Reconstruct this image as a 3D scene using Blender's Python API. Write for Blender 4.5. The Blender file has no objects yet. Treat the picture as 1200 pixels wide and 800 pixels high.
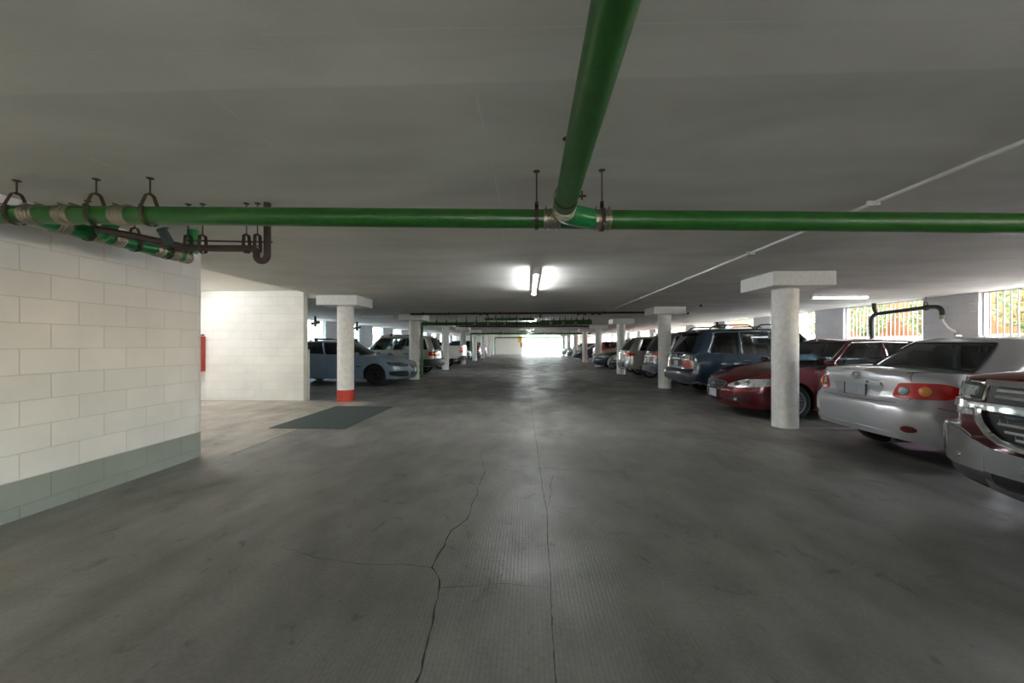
import bpy, bmesh, math, random
from mathutils import Vector, Matrix
R = math.radians
PI = math.pi
sc = bpy.context.scene
C = sc.collection
rnd = random.Random(7)

# ------------------------------------------------------------------ camera figures
FPX, HC, YAW = 462.0, 1.355, 0.0408
SN, CS = math.sin(YAW), math.cos(YAW)
CEIL = 2.475

def on_plane(px, py, z=0.0):
    """point of the horizontal plane z seen at a pixel of the photograph (used to take measurements)"""
    d = FPX * (HC - z) / (py - 403.0)
    u = (px - 600) / FPX
    return Vector((d * (-SN + u * CS), d * (CS + u * SN), z))

# ------------------------------------------------------------------ materials
def new_mat(name):
    m = bpy.data.materials.new(name); m.use_nodes = True
    nt = m.node_tree
    b = nt.nodes['Principled BSDF']
    return m, nt, b

def N(nt, t, **kw):
    n = nt.nodes.new(t)
    for k, v in kw.items():
        if hasattr(n, k): setattr(n, k, v)
        else: n.inputs[k].default_value = v
    return n

def simple(name, col, rough=.5, metal=0., coat=0., spec=.5, bump=0., bscale=60., var=0., emit=None, estr=0., alpha=None):
    m, nt, b = new_mat(name)
    L = nt.links.new
    b.inputs['Base Color'].default_value = (*col, 1)
    b.inputs['Roughness'].default_value = rough
    b.inputs['Metallic'].default_value = metal
    b.inputs['Coat Weight'].default_value = coat
    b.inputs['Coat Roughness'].default_value = .04
    b.inputs['Specular IOR Level'].default_value = spec
    if emit:
        b.inputs['Emission Color'].default_value = (*emit, 1)
        b.inputs['Emission Strength'].default_value = estr
    tc = N(nt, 'ShaderNodeTexCoord')
    no = N(nt, 'ShaderNodeTexNoise'); no.inputs['Scale'].default_value = bscale; no.inputs['Detail'].default_value = 4
    L(tc.outputs['Object'], no.inputs['Vector'])
    if var:
        mx = N(nt, 'ShaderNodeMix', data_type='RGBA', blend_type='MULTIPLY')
        mx.inputs[0].default_value = 1
        rp = N(nt, 'ShaderNodeMapRange'); rp.inputs[1].default_value = .3; rp.inputs[2].default_value = .7
        rp.inputs[3].default_value = 1 - var; rp.inputs[4].default_value = 1 + var * .4
        L(no.outputs['Fac'], rp.inputs[0])
        mx.inputs[6].default_value = (*col, 1)
        L(rp.outputs[0], mx.inputs[7]); L(mx.outputs[2], b.inputs['Base Color'])
    if bump:
        bp = N(nt, 'ShaderNodeBump'); bp.inputs['Strength'].default_value = bump; bp.inputs['Distance'].default_value = .01
        L(no.outputs['Fac'], bp.inputs['Height']); L(bp.outputs[0], b.inputs['Normal'])
    return m

_paint = {}
def paint(col, rough=.28, metal=.25, coat=1.0):
    k = (col, rough, metal)
    if k not in _paint:
        _paint[k] = simple('car_paint', col, rough, metal, coat, var=.05, bscale=3)
    return _paint[k]

def glass_mat(name, tint, refl=1.0):
    m = bpy.data.materials.new(name); m.use_nodes = True
    nt = m.node_tree; nt.nodes.clear(); L = nt.links.new
    out = N(nt, 'ShaderNodeOutputMaterial'); tr = N(nt, 'ShaderNodeBsdfTransparent'); gl = N(nt, 'ShaderNodeBsdfGlossy')
    tr.inputs[0].default_value = (*tint, 1); gl.inputs['Roughness'].default_value = .03
    gl.inputs[0].default_value = (.9, .95, .95, 1)
    fr = N(nt, 'ShaderNodeFresnel'); fr.inputs[0].default_value = 1.5
    mr = N(nt, 'ShaderNodeMath', operation='MULTIPLY_ADD'); mr.inputs[1].default_value = 1.1 * refl; mr.inputs[2].default_value = .03; mr.use_clamp = True
    mx = N(nt, 'ShaderNodeMixShader')
    L(fr.outputs[0], mr.inputs[0]); L(mr.outputs[0], mx.inputs[0]); L(tr.outputs[0], mx.inputs[1]); L(gl.outputs[0], mx.inputs[2]); L(mx.outputs[0], out.inputs[0])
    return m

def block_wall(name, col, axis, grey_to=None, origin=(0, 0.1), mortar=.84, bump=.5):
    """painted concrete block; axis 'Y' = wall runs along Y, 'X' = along X"""
    m, nt, b = new_mat(name); L = nt.links.new
    g = N(nt, 'ShaderNodeNewGeometry'); sp = N(nt, 'ShaderNodeSeparateXYZ'); L(g.outputs['Position'], sp.inputs[0])
    cb = N(nt, 'ShaderNodeCombineXYZ')
    a1 = N(nt, 'ShaderNodeMath', operation='SUBTRACT'); a1.inputs[1].default_value = origin[0]
    L(sp.outputs[axis], a1.inputs[0])
    if axis == 'B':
        pass
    a2 = N(nt, 'ShaderNodeMath', operation='SUBTRACT'); a2.inputs[1].default_value = origin[1] - 2.03; L(sp.outputs['Z'], a2.inputs[0])
    L(a1.outputs[0], cb.inputs[0]); L(a2.outputs[0], cb.inputs[1])
    br = N(nt, 'ShaderNodeTexBrick'); br.inputs['Scale'].default_value = 1; br.inputs['Mortar Size'].default_value = .0045
    br.inputs['Mortar Smooth'].default_value = .6; br.inputs['Brick Width'].default_value = .406; br.inputs['Row Height'].default_value = .203
    br.inputs['Color1'].default_value = (1, 1, 1, 1); br.inputs['Color2'].default_value = (.93, .94, .95, 1); br.inputs['Mortar'].default_value = (mortar, mortar * .97, mortar * .92, 1)
    L(cb.outputs[0], br.inputs['Vector'])
    no = N(nt, 'ShaderNodeTexNoise'); no.inputs['Scale'].default_value = 1.7; no.inputs['Detail'].default_value = 7; L(g.outputs['Position'], no.inputs['Vector'])
    mr = N(nt, 'ShaderNodeMapRange'); mr.inputs[1].default_value = .3; mr.inputs[2].default_value = .7; mr.inputs[3].default_value = .9; mr.inputs[4].default_value = 1.03; L(no.outputs['Fac'], mr.inputs[0])
    base = N(nt, 'ShaderNodeMix', data_type='RGBA', blend_type='MIX'); base.inputs[6].default_value = (*col, 1)
    base.inputs[7].default_value = (.30, .33, .29, 1)
    if grey_to is not None:
        lt = N(nt, 'ShaderNodeMath', operation='LESS_THAN'); lt.inputs[1].default_value = grey_to; L(sp.outputs['Z'], lt.inputs[0]); L(lt.outputs[0], base.inputs[0])
    else: base.inputs[0].default_value = 0
    m1 = N(nt, 'ShaderNodeMix', data_type='RGBA', blend_type='MULTIPLY'); m1.inputs[0].default_value = 1; L(base.outputs[2], m1.inputs[6]); L(br.outputs['Color'], m1.inputs[7])
    m2 = N(nt, 'ShaderNodeMix', data_type='RGBA', blend_type='MULTIPLY'); m2.inputs[0].default_value = 1; L(m1.outputs[2], m2.inputs[6]); L(mr.outputs[0], m2.inputs[7])
    L(m2.outputs[2], b.inputs['Base Color']); b.inputs['Roughness'].default_value = .55
    n2 = N(nt, 'ShaderNodeTexNoise'); n2.inputs['Scale'].default_value = 90; n2.inputs['Detail'].default_value = 4; L(g.outputs['Position'], n2.inputs['Vector'])
    ad = N(nt, 'ShaderNodeMath', operation='MULTIPLY_ADD'); ad.inputs[1].default_value = -1.0; ad.inputs[2].default_value = 1; L(br.outputs['Fac'], ad.inputs[0])
    ad2 = N(nt, 'ShaderNodeMath', operation='MULTIPLY_ADD'); ad2.inputs[1].default_value = .35; L(n2.outputs['Fac'], ad2.inputs[0]); L(ad.outputs[0], ad2.inputs[2])
    bp = N(nt, 'ShaderNodeBump'); bp.inputs['Strength'].default_value = bump; bp.inputs['Distance'].default_value = .006
    L(ad2.outputs[0], bp.inputs['Height']); L(bp.outputs[0], b.inputs['Normal'])
    return m

def floor_mat():
    m, nt, b = new_mat('concrete_floor'); L = nt.links.new
    g = N(nt, 'ShaderNodeNewGeometry'); sp = N(nt, 'ShaderNodeSeparateXYZ'); L(g.outputs['Position'], sp.inputs[0])
    def noise(scale, det=6, stretch=(1, 1, 1), dist=0.):
        mp = N(nt, 'ShaderNodeMapping'); mp.inputs['Scale'].default_value = stretch; L(g.outputs['Position'], mp.inputs[0])
        no = N(nt, 'ShaderNodeTexNoise'); no.inputs['Scale'].default_value = scale; no.inputs['Detail'].default_value = det; no.inputs['Distortion'].default_value = dist
        L(mp.outputs[0], no.inputs['Vector']); return no.outputs['Fac']
    def rng(src, a, bb, c, d):
        r = N(nt, 'ShaderNodeMapRange'); r.inputs[1].default_value = a; r.inputs[2].default_value = bb; r.inputs[3].default_value = c; r.inputs[4].default_value = d
        L(src, r.inputs[0]); return r.outputs[0]
    def mul(a, bb):
        x = N(nt, 'ShaderNodeMath', operation='MULTIPLY'); L(a, x.inputs[0])
        if isinstance(bb, float): x.inputs[1].default_value = bb
        else: L(bb, x.inputs[1])
        return x.outputs[0]
    big = rng(noise(.45, 5, dist=.6), .35, .65, .80, 1.12)
    med = rng(noise(2.6, 8, (1.6, .8, 1)), .3, .7, .80, 1.14)
    fine = rng(noise(45, 6), .25, .75, .86, 1.10)
    spots = rng(noise(5.5, 3, (1, .8, 1), 1.2), .62, .74, 1.0, .62)
    stain = rng(noise(.9, 4, (1, .45, 1), .8), .56, .72, 1.0, .66)
    v = mul(mul(mul(big, med), fine), mul(spots, stain))
    # broom marks along the aisle in the middle strip
    wv = N(nt, 'ShaderNodeTexWave'); wv.bands_direction = 'X'; wv.inputs['Scale'].default_value = 14; wv.inputs['Distortion'].default_value = 1.6; wv.inputs['Detail'].default_value = 4
    mp = N(nt, 'ShaderNodeMapping'); mp.inputs['Scale'].default_value = (1, .06, 1); L(g.outputs['Position'], mp.inputs[0]); L(mp.outputs[0], wv.inputs['Vector'])
    ax = N(nt, 'ShaderNodeMath', operation='ABSOLUTE'); L(sp.outputs['X'], ax.inputs[0])
    strip = rng(ax.outputs[0], .6, 1.5, 1, 0)
    ribs = N(nt, 'ShaderNodeMath', operation='MULTIPLY'); L(rng(wv.outputs['Fac'], .1, .6, -.09, 0), ribs.inputs[0]); L(strip, ribs.inputs[1])
    rb = N(nt, 'ShaderNodeMath', operation='ADD'); rb.inputs[1].default_value = 1; L(ribs.outputs[0], rb.inputs[0])
    v = mul(v, rb.outputs[0])
    # smoother, paler slab in front of the side bay; paleness partly painted lamp light
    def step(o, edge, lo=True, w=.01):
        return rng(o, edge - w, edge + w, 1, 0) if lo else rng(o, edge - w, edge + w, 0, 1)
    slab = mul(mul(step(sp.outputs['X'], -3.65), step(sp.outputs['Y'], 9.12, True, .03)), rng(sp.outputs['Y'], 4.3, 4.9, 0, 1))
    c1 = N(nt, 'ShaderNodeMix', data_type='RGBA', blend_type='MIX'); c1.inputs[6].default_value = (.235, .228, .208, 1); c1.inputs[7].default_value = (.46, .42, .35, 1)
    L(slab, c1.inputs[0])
    # warm rust/tan tint patches
    c2 = N(nt, 'ShaderNodeMix', data_type='RGBA', blend_type='MIX'); c2.inputs[7].default_value = (.24, .185, .12, 1)
    tf = rng(noise(.8, 5, dist=1.), .5, .75, 0, .55); xl = rng(sp.outputs['X'], -4.2, -1.0, 1, .1)
    L(mul(tf, xl), c2.inputs[0]); L(c1.outputs[2], c2.inputs[6])
    c3 = N(nt, 'ShaderNodeMix', data_type='RGBA', blend_type='MULTIPLY'); c3.inputs[0].default_value = 1; L(c2.outputs[2], c3.inputs[6]); L(v, c3.inputs[7])
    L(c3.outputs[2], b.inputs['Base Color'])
    ro = rng(noise(1.4, 6, (1, .7, 1), .5), .35, .65, .30, .58)
    L(ro, b.inputs['Roughness']); b.inputs['Specular IOR Level'].default_value = .4
    bp = N(nt, 'ShaderNodeBump'); bp.inputs['Strength'].default_value = .35; bp.inputs['Distance'].default_value = .004
    hs = N(nt, 'ShaderNodeMath', operation='MULTIPLY_ADD'); hs.inputs[1].default_value = 3; L(ribs.outputs[0], hs.inputs[0]); L(noise(55, 5), hs.inputs[2])
    L(hs.outputs[0], bp.inputs['Height']); L(bp.outputs[0], b.inputs['Normal'])
    return m

def ceiling_mat():
    m, nt, b = new_mat('painted_concrete_ceiling'); L = nt.links.new
    g = N(nt, 'ShaderNodeNewGeometry'); sp = N(nt, 'ShaderNodeSeparateXYZ'); L(g.outputs['Position'], sp.inputs[0])
    no = N(nt, 'ShaderNodeTexNoise'); no.inputs['Scale'].default_value = 1.2; no.inputs['Detail'].default_value = 8; no.inputs['Distortion'].default_value = .4
    mp = N(nt, 'ShaderNodeMapping'); mp.inputs['Scale'].default_value = (.6, 1.6, 1); L(g.outputs['Position'], mp.inputs[0]); L(mp.outputs[0], no.inputs['Vector'])
    r = N(nt, 'ShaderNodeMapRange'); r.inputs[1].default_value = .3; r.inputs[2].default_value = .7; r.inputs[3].default_value = .84; r.inputs[4].default_value = 1.08; L(no.outputs['Fac'], r.inputs[0])
    # plywood form panels: 1.22 x 2.44 with thin raised seams
    br = N(nt, 'ShaderNodeTexBrick'); br.inputs['Scale'].default_value = 1; br.inputs['Brick Width'].default_value = 2.44; br.inputs['Row Height'].default_value = 1.22
    br.inputs['Mortar Size'].default_value = .004; br.inputs['Color1'].default_value = (.93, .93, .93, 1); br.inputs['Color2'].default_value = (1, 1, 1, 1); br.inputs['Mortar'].default_value = (1.0, 1.0, .96, 1)
    br.inputs['Mortar Smooth'].default_value = 1
    mp2 = N(nt, 'ShaderNodeMapping'); mp2.inputs['Location'].default_value = (.2, .99, 0); L(g.outputs['Position'], mp2.inputs[0]); L(mp2.outputs[0], br.inputs['Vector'])
    m1 = N(nt, 'ShaderNodeMix', data_type='RGBA', blend_type='MULTIPLY'); m1.inputs[0].default_value = 1; m1.inputs[6].default_value = (.78, .77, .72, 1); L(r.outputs[0], m1.inputs[7])
    m2 = N(nt, 'ShaderNodeMix', data_type='RGBA', blend_type='MULTIPLY'); m2.inputs[0].default_value = 1; L(m1.outputs[2], m2.inputs[6]); L(br.outputs['Color'], m2.inputs[7])
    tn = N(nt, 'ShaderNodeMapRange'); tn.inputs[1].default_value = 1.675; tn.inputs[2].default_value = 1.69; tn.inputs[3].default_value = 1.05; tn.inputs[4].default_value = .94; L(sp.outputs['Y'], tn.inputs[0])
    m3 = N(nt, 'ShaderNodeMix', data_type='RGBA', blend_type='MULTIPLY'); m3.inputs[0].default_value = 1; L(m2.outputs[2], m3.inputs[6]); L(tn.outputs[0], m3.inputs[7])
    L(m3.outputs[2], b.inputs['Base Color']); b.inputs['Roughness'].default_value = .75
    n2 = N(nt, 'ShaderNodeTexNoise'); n2.inputs['Scale'].default_value = 30; n2.inputs['Detail'].default_value = 5; L(mp.outputs[0], n2.inputs['Vector'])
    ad = N(nt, 'ShaderNodeMath', operation='MULTIPLY_ADD'); ad.inputs[1].default_value = .6; L(n2.outputs['Fac'], ad.inputs[0]); L(br.outputs['Fac'], ad.inputs[2])
    bp = N(nt, 'ShaderNodeBump'); bp.inputs['Strength'].default_value = .25; bp.inputs['Distance'].default_value = .006; L(ad.outputs[0], bp.inputs['Height']); L(bp.outputs[0], b.inputs['Normal'])
    return m

M = dict(
    white=simple('white_painted_concrete', (.84, .83, .80), .6, bump=.35, bscale=35, var=.10),
    colwhite=simple('column_paint', (.87, .86, .84), .55, bump=.5, bscale=14, var=.12),
    green=simple('green_pipe_paint', (.018, .125, .014), .33, spec=.6, bump=.12, bscale=25, var=.18),
    brightgreen=simple('bright_green_fitting', (.010, .22, .055), .3, bump=.1, var=.1),
    steel=simple('stainless_band', (.32, .29, .22), .38, .85, bump=.2, bscale=80),
    rust=simple('rusty_hanger', (.095, .065, .045), .7, .4, bump=.4, bscale=80, var=.3),
    brown=simple('brown_iron_pipe', (.055, .032, .024), .55, .1, bump=.3, bscale=40, var=.25),
    teal=simple('dark_rubber_sleeve', (.05, .08, .08), .5),
    black=simple('black_plastic', (.012, .012, .013), .45),
    rubber=simple('tyre_rubber', (.014, .014, .014), .8, bump=.2, bscale=90),
    under=simple('underbody_black', (.008, .008, .009), .85),
    chrome=simple('chrome', (.82, .83, .85), .08, 1.0),
    satin=simple('satin_metal', (.58, .59, .61), .14, 1.0),
    darkchrome=simple('dark_chrome', (.20, .20, .21), .2, .9),
    red=simple('red_lens', (.60, .008, .005), .2, coat=.35, emit=(.9, .03, .02), estr=0.0),
    amber=simple('amber_lens', (.85, .28, .02), .12, coat=1),
    clearlens=simple('clear_lens', (.50, .52, .52), .16, .55, coat=1, bump=.8, bscale=55, var=.5),
    smokelens=simple('smoked_lens', (.10, .105, .11), .08, .3, coat=1),
    plate=simple('licence_plate', (.48, .50, .55), .35, .2, var=.15, bscale=20),
    cloth=simple('grey_seat_cloth', (.20, .20, .19), .9, bump=.3, bscale=150),
    clothdark=simple('dark_seat_cloth', (.035, .035, .037), .9, bump=.3, bscale=150),
    alloy=simple('alloy', (.58, .59, .61), .28, .85),
    blackalloy=simple('black_alloy', (.02, .02, .021), .3, .6),
    redpaint=simple('red_band_paint', (.62, .055, .03), .5, bump=.4, bscale=20, var=.2),
    cabinetred=simple('cabinet_red', (.42, .045, .025), .45, var=.2, bscale=9),
    mat=simple('dark_green_mat', (.062, .088, .078), .85, bump=.5, bscale=120, var=.25),
    lampwhite=simple('lamp_housing_white', (.80, .80, .78), .4),
    tubeon=simple('lit_tube', (.9, .9, .9), .4, emit=(.93, .96, 1.0), estr=21),
    tubedim=simple('dim_tube', (.9, .9, .9), .4, emit=(.93, .96, 1.0), estr=1.6),
    tubeoff=simple('unlit_tube', (.82, .83, .82), .25),
    line=simple('pale_line_paint', (.50, .50, .47), .6, var=.25, bscale=9),
    crack=simple('crack_dark', (.045, .042, .036), .95),
    wood=simple('orange_fence_wood', (.42, .13, .03), .7, bump=.4, bscale=30, var=.3),
    leaf=simple('leaf', (.085, .14, .028), .6, var=.4, bscale=6),
    leaf2=simple('pale_leaf', (.17, .21, .06), .6, var=.4, bscale=6),
    soil=simple('pale_ground', (.44, .42, .36), .9, bump=.3, bscale=9, var=.15),
    outwall=simple('outside_white_render', (.80, .79, .74), .8, bump=.2, bscale=12, var=.06),
    bars=simple('white_bar_paint', (.60, .60, .57), .5, bump=.2, bscale=40, var=.2),
    yellow=simple('yellow_sign_paint', (.75, .50, .04), .5),
    paper=simple('notice_white', (.7, .7, .68), .6),
    glass=glass_mat('car_glass', (.74, .84, .81)),
    glassdark=glass_mat('tinted_car_glass', (.10, .115, .12)),
)
M['glassblack'] = simple('dark_far_glass', (.012, .016, .017), .06, coat=1)
M['dimred'] = simple('dim_red_reflector', (.16, .03, .03), .25)
M['floor'] = floor_mat(); M['ceiling'] = ceiling_mat()

# ------------------------------------------------------------------ mesh building
class MB:
    def __init__(s): s.v = []; s.f = []
    def add(s, v, f):
        o = len(s.v); s.v += [tuple(p) for p in v]; s.f += [tuple(i + o for i in q) for q in f]; return s
    def box(s, a, b, T=None):
        x0, y0, z0 = a; x1, y1, z1 = b
        v = [Vector(p) for p in ((x0,y0,z0),(x1,y0,z0),(x1,y1,z0),(x0,y1,z0),(x0,y0,z1),(x1,y0,z1),(x1,y1,z1),(x0,y1,z1))]
        if T is not None: v = [T @ p for p in v]
        return s.add(v, [(0,3,2,1),(4,5,6,7),(0,1,5,4),(1,2,6,5),(2,3,7,6),(3,0,4,7)])
    def tube(s, pts, r, n=16, caps=True):
        pts = [Vector(p) for p in pts]; k = len(pts)
        rr = r if isinstance(r, (list, tuple)) else [r] * k
        tans = []
        for i in range(k):
            a = pts[max(i - 1, 0)]; b = pts[min(i + 1, k - 1)]; t = (b - a); t = t.normalized() if t.length > 1e-9 else Vector((0, 0, 1)); tans.append(t)
        up = Vector((0, 0, 1)) if abs(tans[0].z) < .9 else Vector((1, 0, 0))
        nrm = (up - tans[0] * up.dot(tans[0])).normalized()
        v = []; f = []
        for i in range(k):
            nrm = (nrm - tans[i] * nrm.dot(tans[i])).normalized(); bn = tans[i].cross(nrm)
            for j in range(n):
                a = 2 * PI * j / n; v.append(pts[i] + (nrm * math.cos(a) + bn * math.sin(a)) * rr[i])
        for i in range(k - 1):
            for j in range(n):
                f.append((i*n + j, i*n + (j+1) % n, (i+1)*n + (j+1) % n, (i+1)*n + j))
        if caps: f.append(tuple(range(n))[::-1]); f.append(tuple((k-1)*n + j for j in range(n)))
        return s.add(v, f)
    def lathe(s, prof, axis='Z', T=None, n=32, close=False):
        """prof: list of (r, h) revolved about the axis"""
        v = []; f = []; k = len(prof)
        for j in range(n):
            a = 2 * PI * j / n
            for (r, h) in prof:
                p = Vector((r*math.cos(a), r*math.sin(a), h)) if axis == 'Z' else (Vector((r*math.cos(a), h, r*math.sin(a))) if axis == 'Y' else Vector((h, r*math.cos(a), r*math.sin(a))))
                v.append(T @ p if T is not None else p)
        kk = k if close else k - 1
        for j in range(n):
            for i in range(kk):
                f.append((j*k + i, j*k + (i+1) % k, ((j+1) % n)*k + (i+1) % k, ((j+1) % n)*k + i))
        return s.add(v, f)
    def grid(s, rows, flip=False):
        n = len(rows[0]); v = [p for r in rows for p in r]; f = []
        for i in range(len(rows) - 1):
            for j in range(n - 1):
                q = (i*n + j, i*n + j + 1, (i+1)*n + j + 1, (i+1)*n + j); f.append(q[::-1] if flip else q)
        return s.add(v, f)
    def build(s, name, mat, parent=None, smooth=False, angle=35, bevel=0., weld=True, bseg=2):
        me = bpy.data.meshes.new(name)
        me.from_pydata([tuple(p) for p in s.v], [], s.f)
        bm = bmesh.new(); bm.from_mesh(me)
        if weld: bmesh.ops.remove_doubles(bm, verts=bm.verts, dist=1e-5)
        bmesh.ops.recalc_face_normals(bm, faces=bm.faces)
        bm.to_mesh(me); bm.free()
        o = bpy.data.objects.new(name, me); C.objects.link(o)
        for m in (mat if isinstance(mat, (list, tuple)) else [mat]): me.materials.append(m)
        if parent: o.parent = parent
        if smooth:
            me.polygons.foreach_set('use_smooth', [True] * len(me.polygons))
            me.set_sharp_from_angle(angle=R(angle))
        if bevel:
            b = o.modifiers.new('bevel', 'BEVEL'); b.width = bevel; b.segments = bseg; b.limit_method = 'ANGLE'; b.angle_limit = R(40)
        return o

def tag(o, label=None, cat=None, group=None, kind=None):
    if label: o['label'] = label
    if cat: o['category'] = cat
    if group: o['group'] = group
    if kind: o['kind'] = kind
    return o
def empty(name, loc=(0, 0, 0), rz=0, label=None, cat=None, group=None, kind=None):
    o = bpy.data.objects.new(name, None); C.objects.link(o); o.location = loc; o.rotation_euler = (0, 0, rz); o.empty_display_size = .2
    return tag(o, label, cat, group, kind)
def copy_tree(o, parent=None):
    c = o.copy(); C.objects.link(c)
    if parent: c.parent = parent
    for ch in list(o.children): copy_tree(ch, c)
    return c
def arc(c, a0, a1, r, ax1, ax2, n=8):
    c = Vector(c); ax1 = Vector(ax1); ax2 = Vector(ax2)
    return [c + ax1 * (r * math.cos(a0 + (a1 - a0) * i / n)) + ax2 * (r * math.sin(a0 + (a1 - a0) * i / n)) for i in range(n + 1)]
SKY, SUN, EXPO = 0.75, 3.5, 2.68
# ------------------------------------------------------------------ the setting
YB, YE = -8.0, 52.0
XL, XR = -9.9, 9.7
def st(o): o['kind'] = 'structure'; return o

st(MB().box((XL - .2, YB - .2, -.2), (XR + .2, YE + .0, 0)).build('floor', M['floor']))
# ceiling: main slab, with a higher slab over the side bay on the left
c = MB()
c.box((-4.85, YB - .2, CEIL), (XR + .35, YE + .25, CEIL + .45))
c.box((XL - .35, 9.4, CEIL), (-4.85, YE + .25, CEIL + .45))
c.box((XL - .35, YB - .2, 2.64), (-4.85, 9.4, CEIL + .45))
st(c.build('ceiling', M['ceiling'], weld=False))
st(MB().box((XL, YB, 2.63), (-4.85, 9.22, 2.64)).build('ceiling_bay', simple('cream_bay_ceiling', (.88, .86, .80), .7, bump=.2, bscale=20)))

M['blockL'] = block_wall('white_block_left', (.84, .82, .79), 'Y', grey_to=.298, origin=(3.305, .10), mortar=.80)
M['blockX'] = block_wall('white_block_across', (.87, .85, .79), 'X', origin=(.1, .05), mortar=.82, bump=.5)
M['blockR'] = block_wall('white_block_right', (.84, .86, .88), 'Y', origin=(8.9, .03), mortar=.78)

# left block wall beside the camera, its far corner rounded
a = 3.94; yend = 4.70
pr = [(-a, YB)] + [(-a, y) for y in (0, 2, 4.45)]
pr += [(-a - .17 + .17 * math.cos(t), yend - .17 + .17 * math.sin(t)) for t in [R(x) for x in range(0, 91, 9)]]
pr += [(-a - .24, yend), (-a - .42, yend), (-a - .42, YB)]
w = MB(); n = len(pr)
w.add([(x, y, 0) for x, y in pr] + [(x, y, CEIL) for x, y in pr], [(i, (i+1) % n, n + (i+1) % n, n + i) for i in range(n)] + [tuple(range(n))[::-1], tuple(range(n, 2*n))])
st(w.build('wall_left', M['blockL'], smooth=True, angle=30))
# side bay: wall facing the camera, and its outer wall
st(MB().box((XL, 9.22, 0), (-5.37, 9.40, 2.63)).build('wall_bay', M['blockX']))
st(MB().box((XL - .2, YB, 0), (XL, 9.40, 2.63)).build('wall_bay_outer', M['blockL']))
st(MB().box((-5.36, 9.395, .0), (-5.33, 9.42, 1.22)).build('trim_1', M['lampwhite']))
bw = MB(); bw.box((XL - .2, YB - .2, 0), (-1.6, YB, CEIL)); bw.box((2.6, YB - .2, 0), (XR + .2, YB, CEIL)); bw.box((-1.6, YB - .2, 2.0), (2.6, YB, CEIL))  # unseen back wall; its opening is added to let in fill daylight
st(bw.build('wall_back', M['blockX'], weld=False))

# outer walls with barred openings up to the ceiling
PER, PW, SILL = 3.65, 1.2, 1.12
def outer_wall(name, x0, x1, pillars, ys, ye, mat):
    m = MB(); m.box((x0, ys, 0), (x1, ye, SILL))
    for (p, q) in pillars: m.box((x0, p, SILL), (x1, q, CEIL))
    return st(m.build(name, mat, weld=False))
right_p = [(8.9 + PER * k, 8.9 + PER * k + PW) for k in range(-4, 12)]
outer_wall('wall_right', XR, XR + .2, right_p, YB, YE, M['blockR'])
left_p = [(9.4, 11.1)] + [(18.9 + 3.85 * k, 18.9 + 3.85 * k + 2.0) for k in range(-2, 9)]
left_p[1] = (11.1, 13.2)
outer_wall('wall_left_outer', XL - .2, XL, left_p, 9.4, YE, M['blockR'])

wn = 0
def window(x, y0, y1):
    global wn; wn += 1
    fr = MB(); t = .03
    fr.box((x - t/2, y0, SILL), (x + t/2, y1, SILL + .035)); fr.box((x - t/2, y0, CEIL - .03), (x + t/2, y1, CEIL - .002))
    fr.box((x - t/2, y0, SILL + .035), (x + t/2, y0 + .03, CEIL - .03)); fr.box((x - t/2, y1 - .03, SILL + .035), (x + t/2, y1, CEIL - .03))
    o = st(fr.build('window_%d' % wn, M['bars'], weld=False))
    b = MB(); k = int((y1 - y0) / .118)
    for i in range(1, k):
        y = y0 + (y1 - y0) * i / k
        b.box((x - .009, y - .009, SILL + .035), (x + .009, y + .009, CEIL - .03))
    b.build('window_bars', M['bars'], o, weld=False)
for i in range(len(right_p) - 1): window(XR + .1, right_p[i][1], right_p[i+1][0])
for i in range(len(left_p) - 1):
    if left_p[i+1][0] - left_p[i][1] > .5: window(XL - .1, left_p[i][1], left_p[i+1][0])

# far end: white wall on the left of the exit, beam, bright open exit on the right
st(MB().box((XL, YE, 0), (-.75, YE + .25, CEIL)).build('wall_far', M['outwall']))
e = MB(); e.box((6.3, YE, 0), (XR + .2, YE + .25, CEIL)); st(e.build('wall_far_right', M['outwall']))
g = MB(); g.box((-40, -20, -.45), (XL - .2, 75, -.05)); g.box((XR + .2, -20, -.45), (45, 75, -.05)); g.box((XL - .2, YE, -.2), (XR + .2, 75, -.002)); g.box((XL - .2, -20, -.45), (XR + .2, YB - .2, -.002)); g.box((11.4, -20, -.1), (30, 60, 1.6))
st(g.build('ground', M['soil'], weld=False))
wo_ = st(MB().box((-14, 63, -.05), (16, 63.3, 4.2)).build('wall_outside', simple('outside_cream_wall', (.50, .50, .42), .8, bump=.2, bscale=12, var=.06)))
for x0_, x1_ in ((.3, 1.6), (2.2, 3.6)):
    MB().box((x0_, 62.95, 1.35), (x1_, 63, 2.7)).build('outside_window', simple('pale_window', (.45, .55, .40), .2), wo_)

# pale stall lines across the parking rows
sl = MB()
for y in (3.6, 6.55, 9.5, 12.45, 15.4, 18.35, 21.3, 24.2, 27.1, 30.0, 33, 36, 39, 42):
    sl.box((4.35, y - .045, .0), (9.5, y + .045, .003))
for y in (12.2, 16.1, 20.0, 23.6, 27, 30, 33, 36, 39, 42):
    sl.box((-9.5, y - .045, .0), (-4.4, y + .045, .003))
st(sl.build('floor_marking', M['line'], weld=False))

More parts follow.
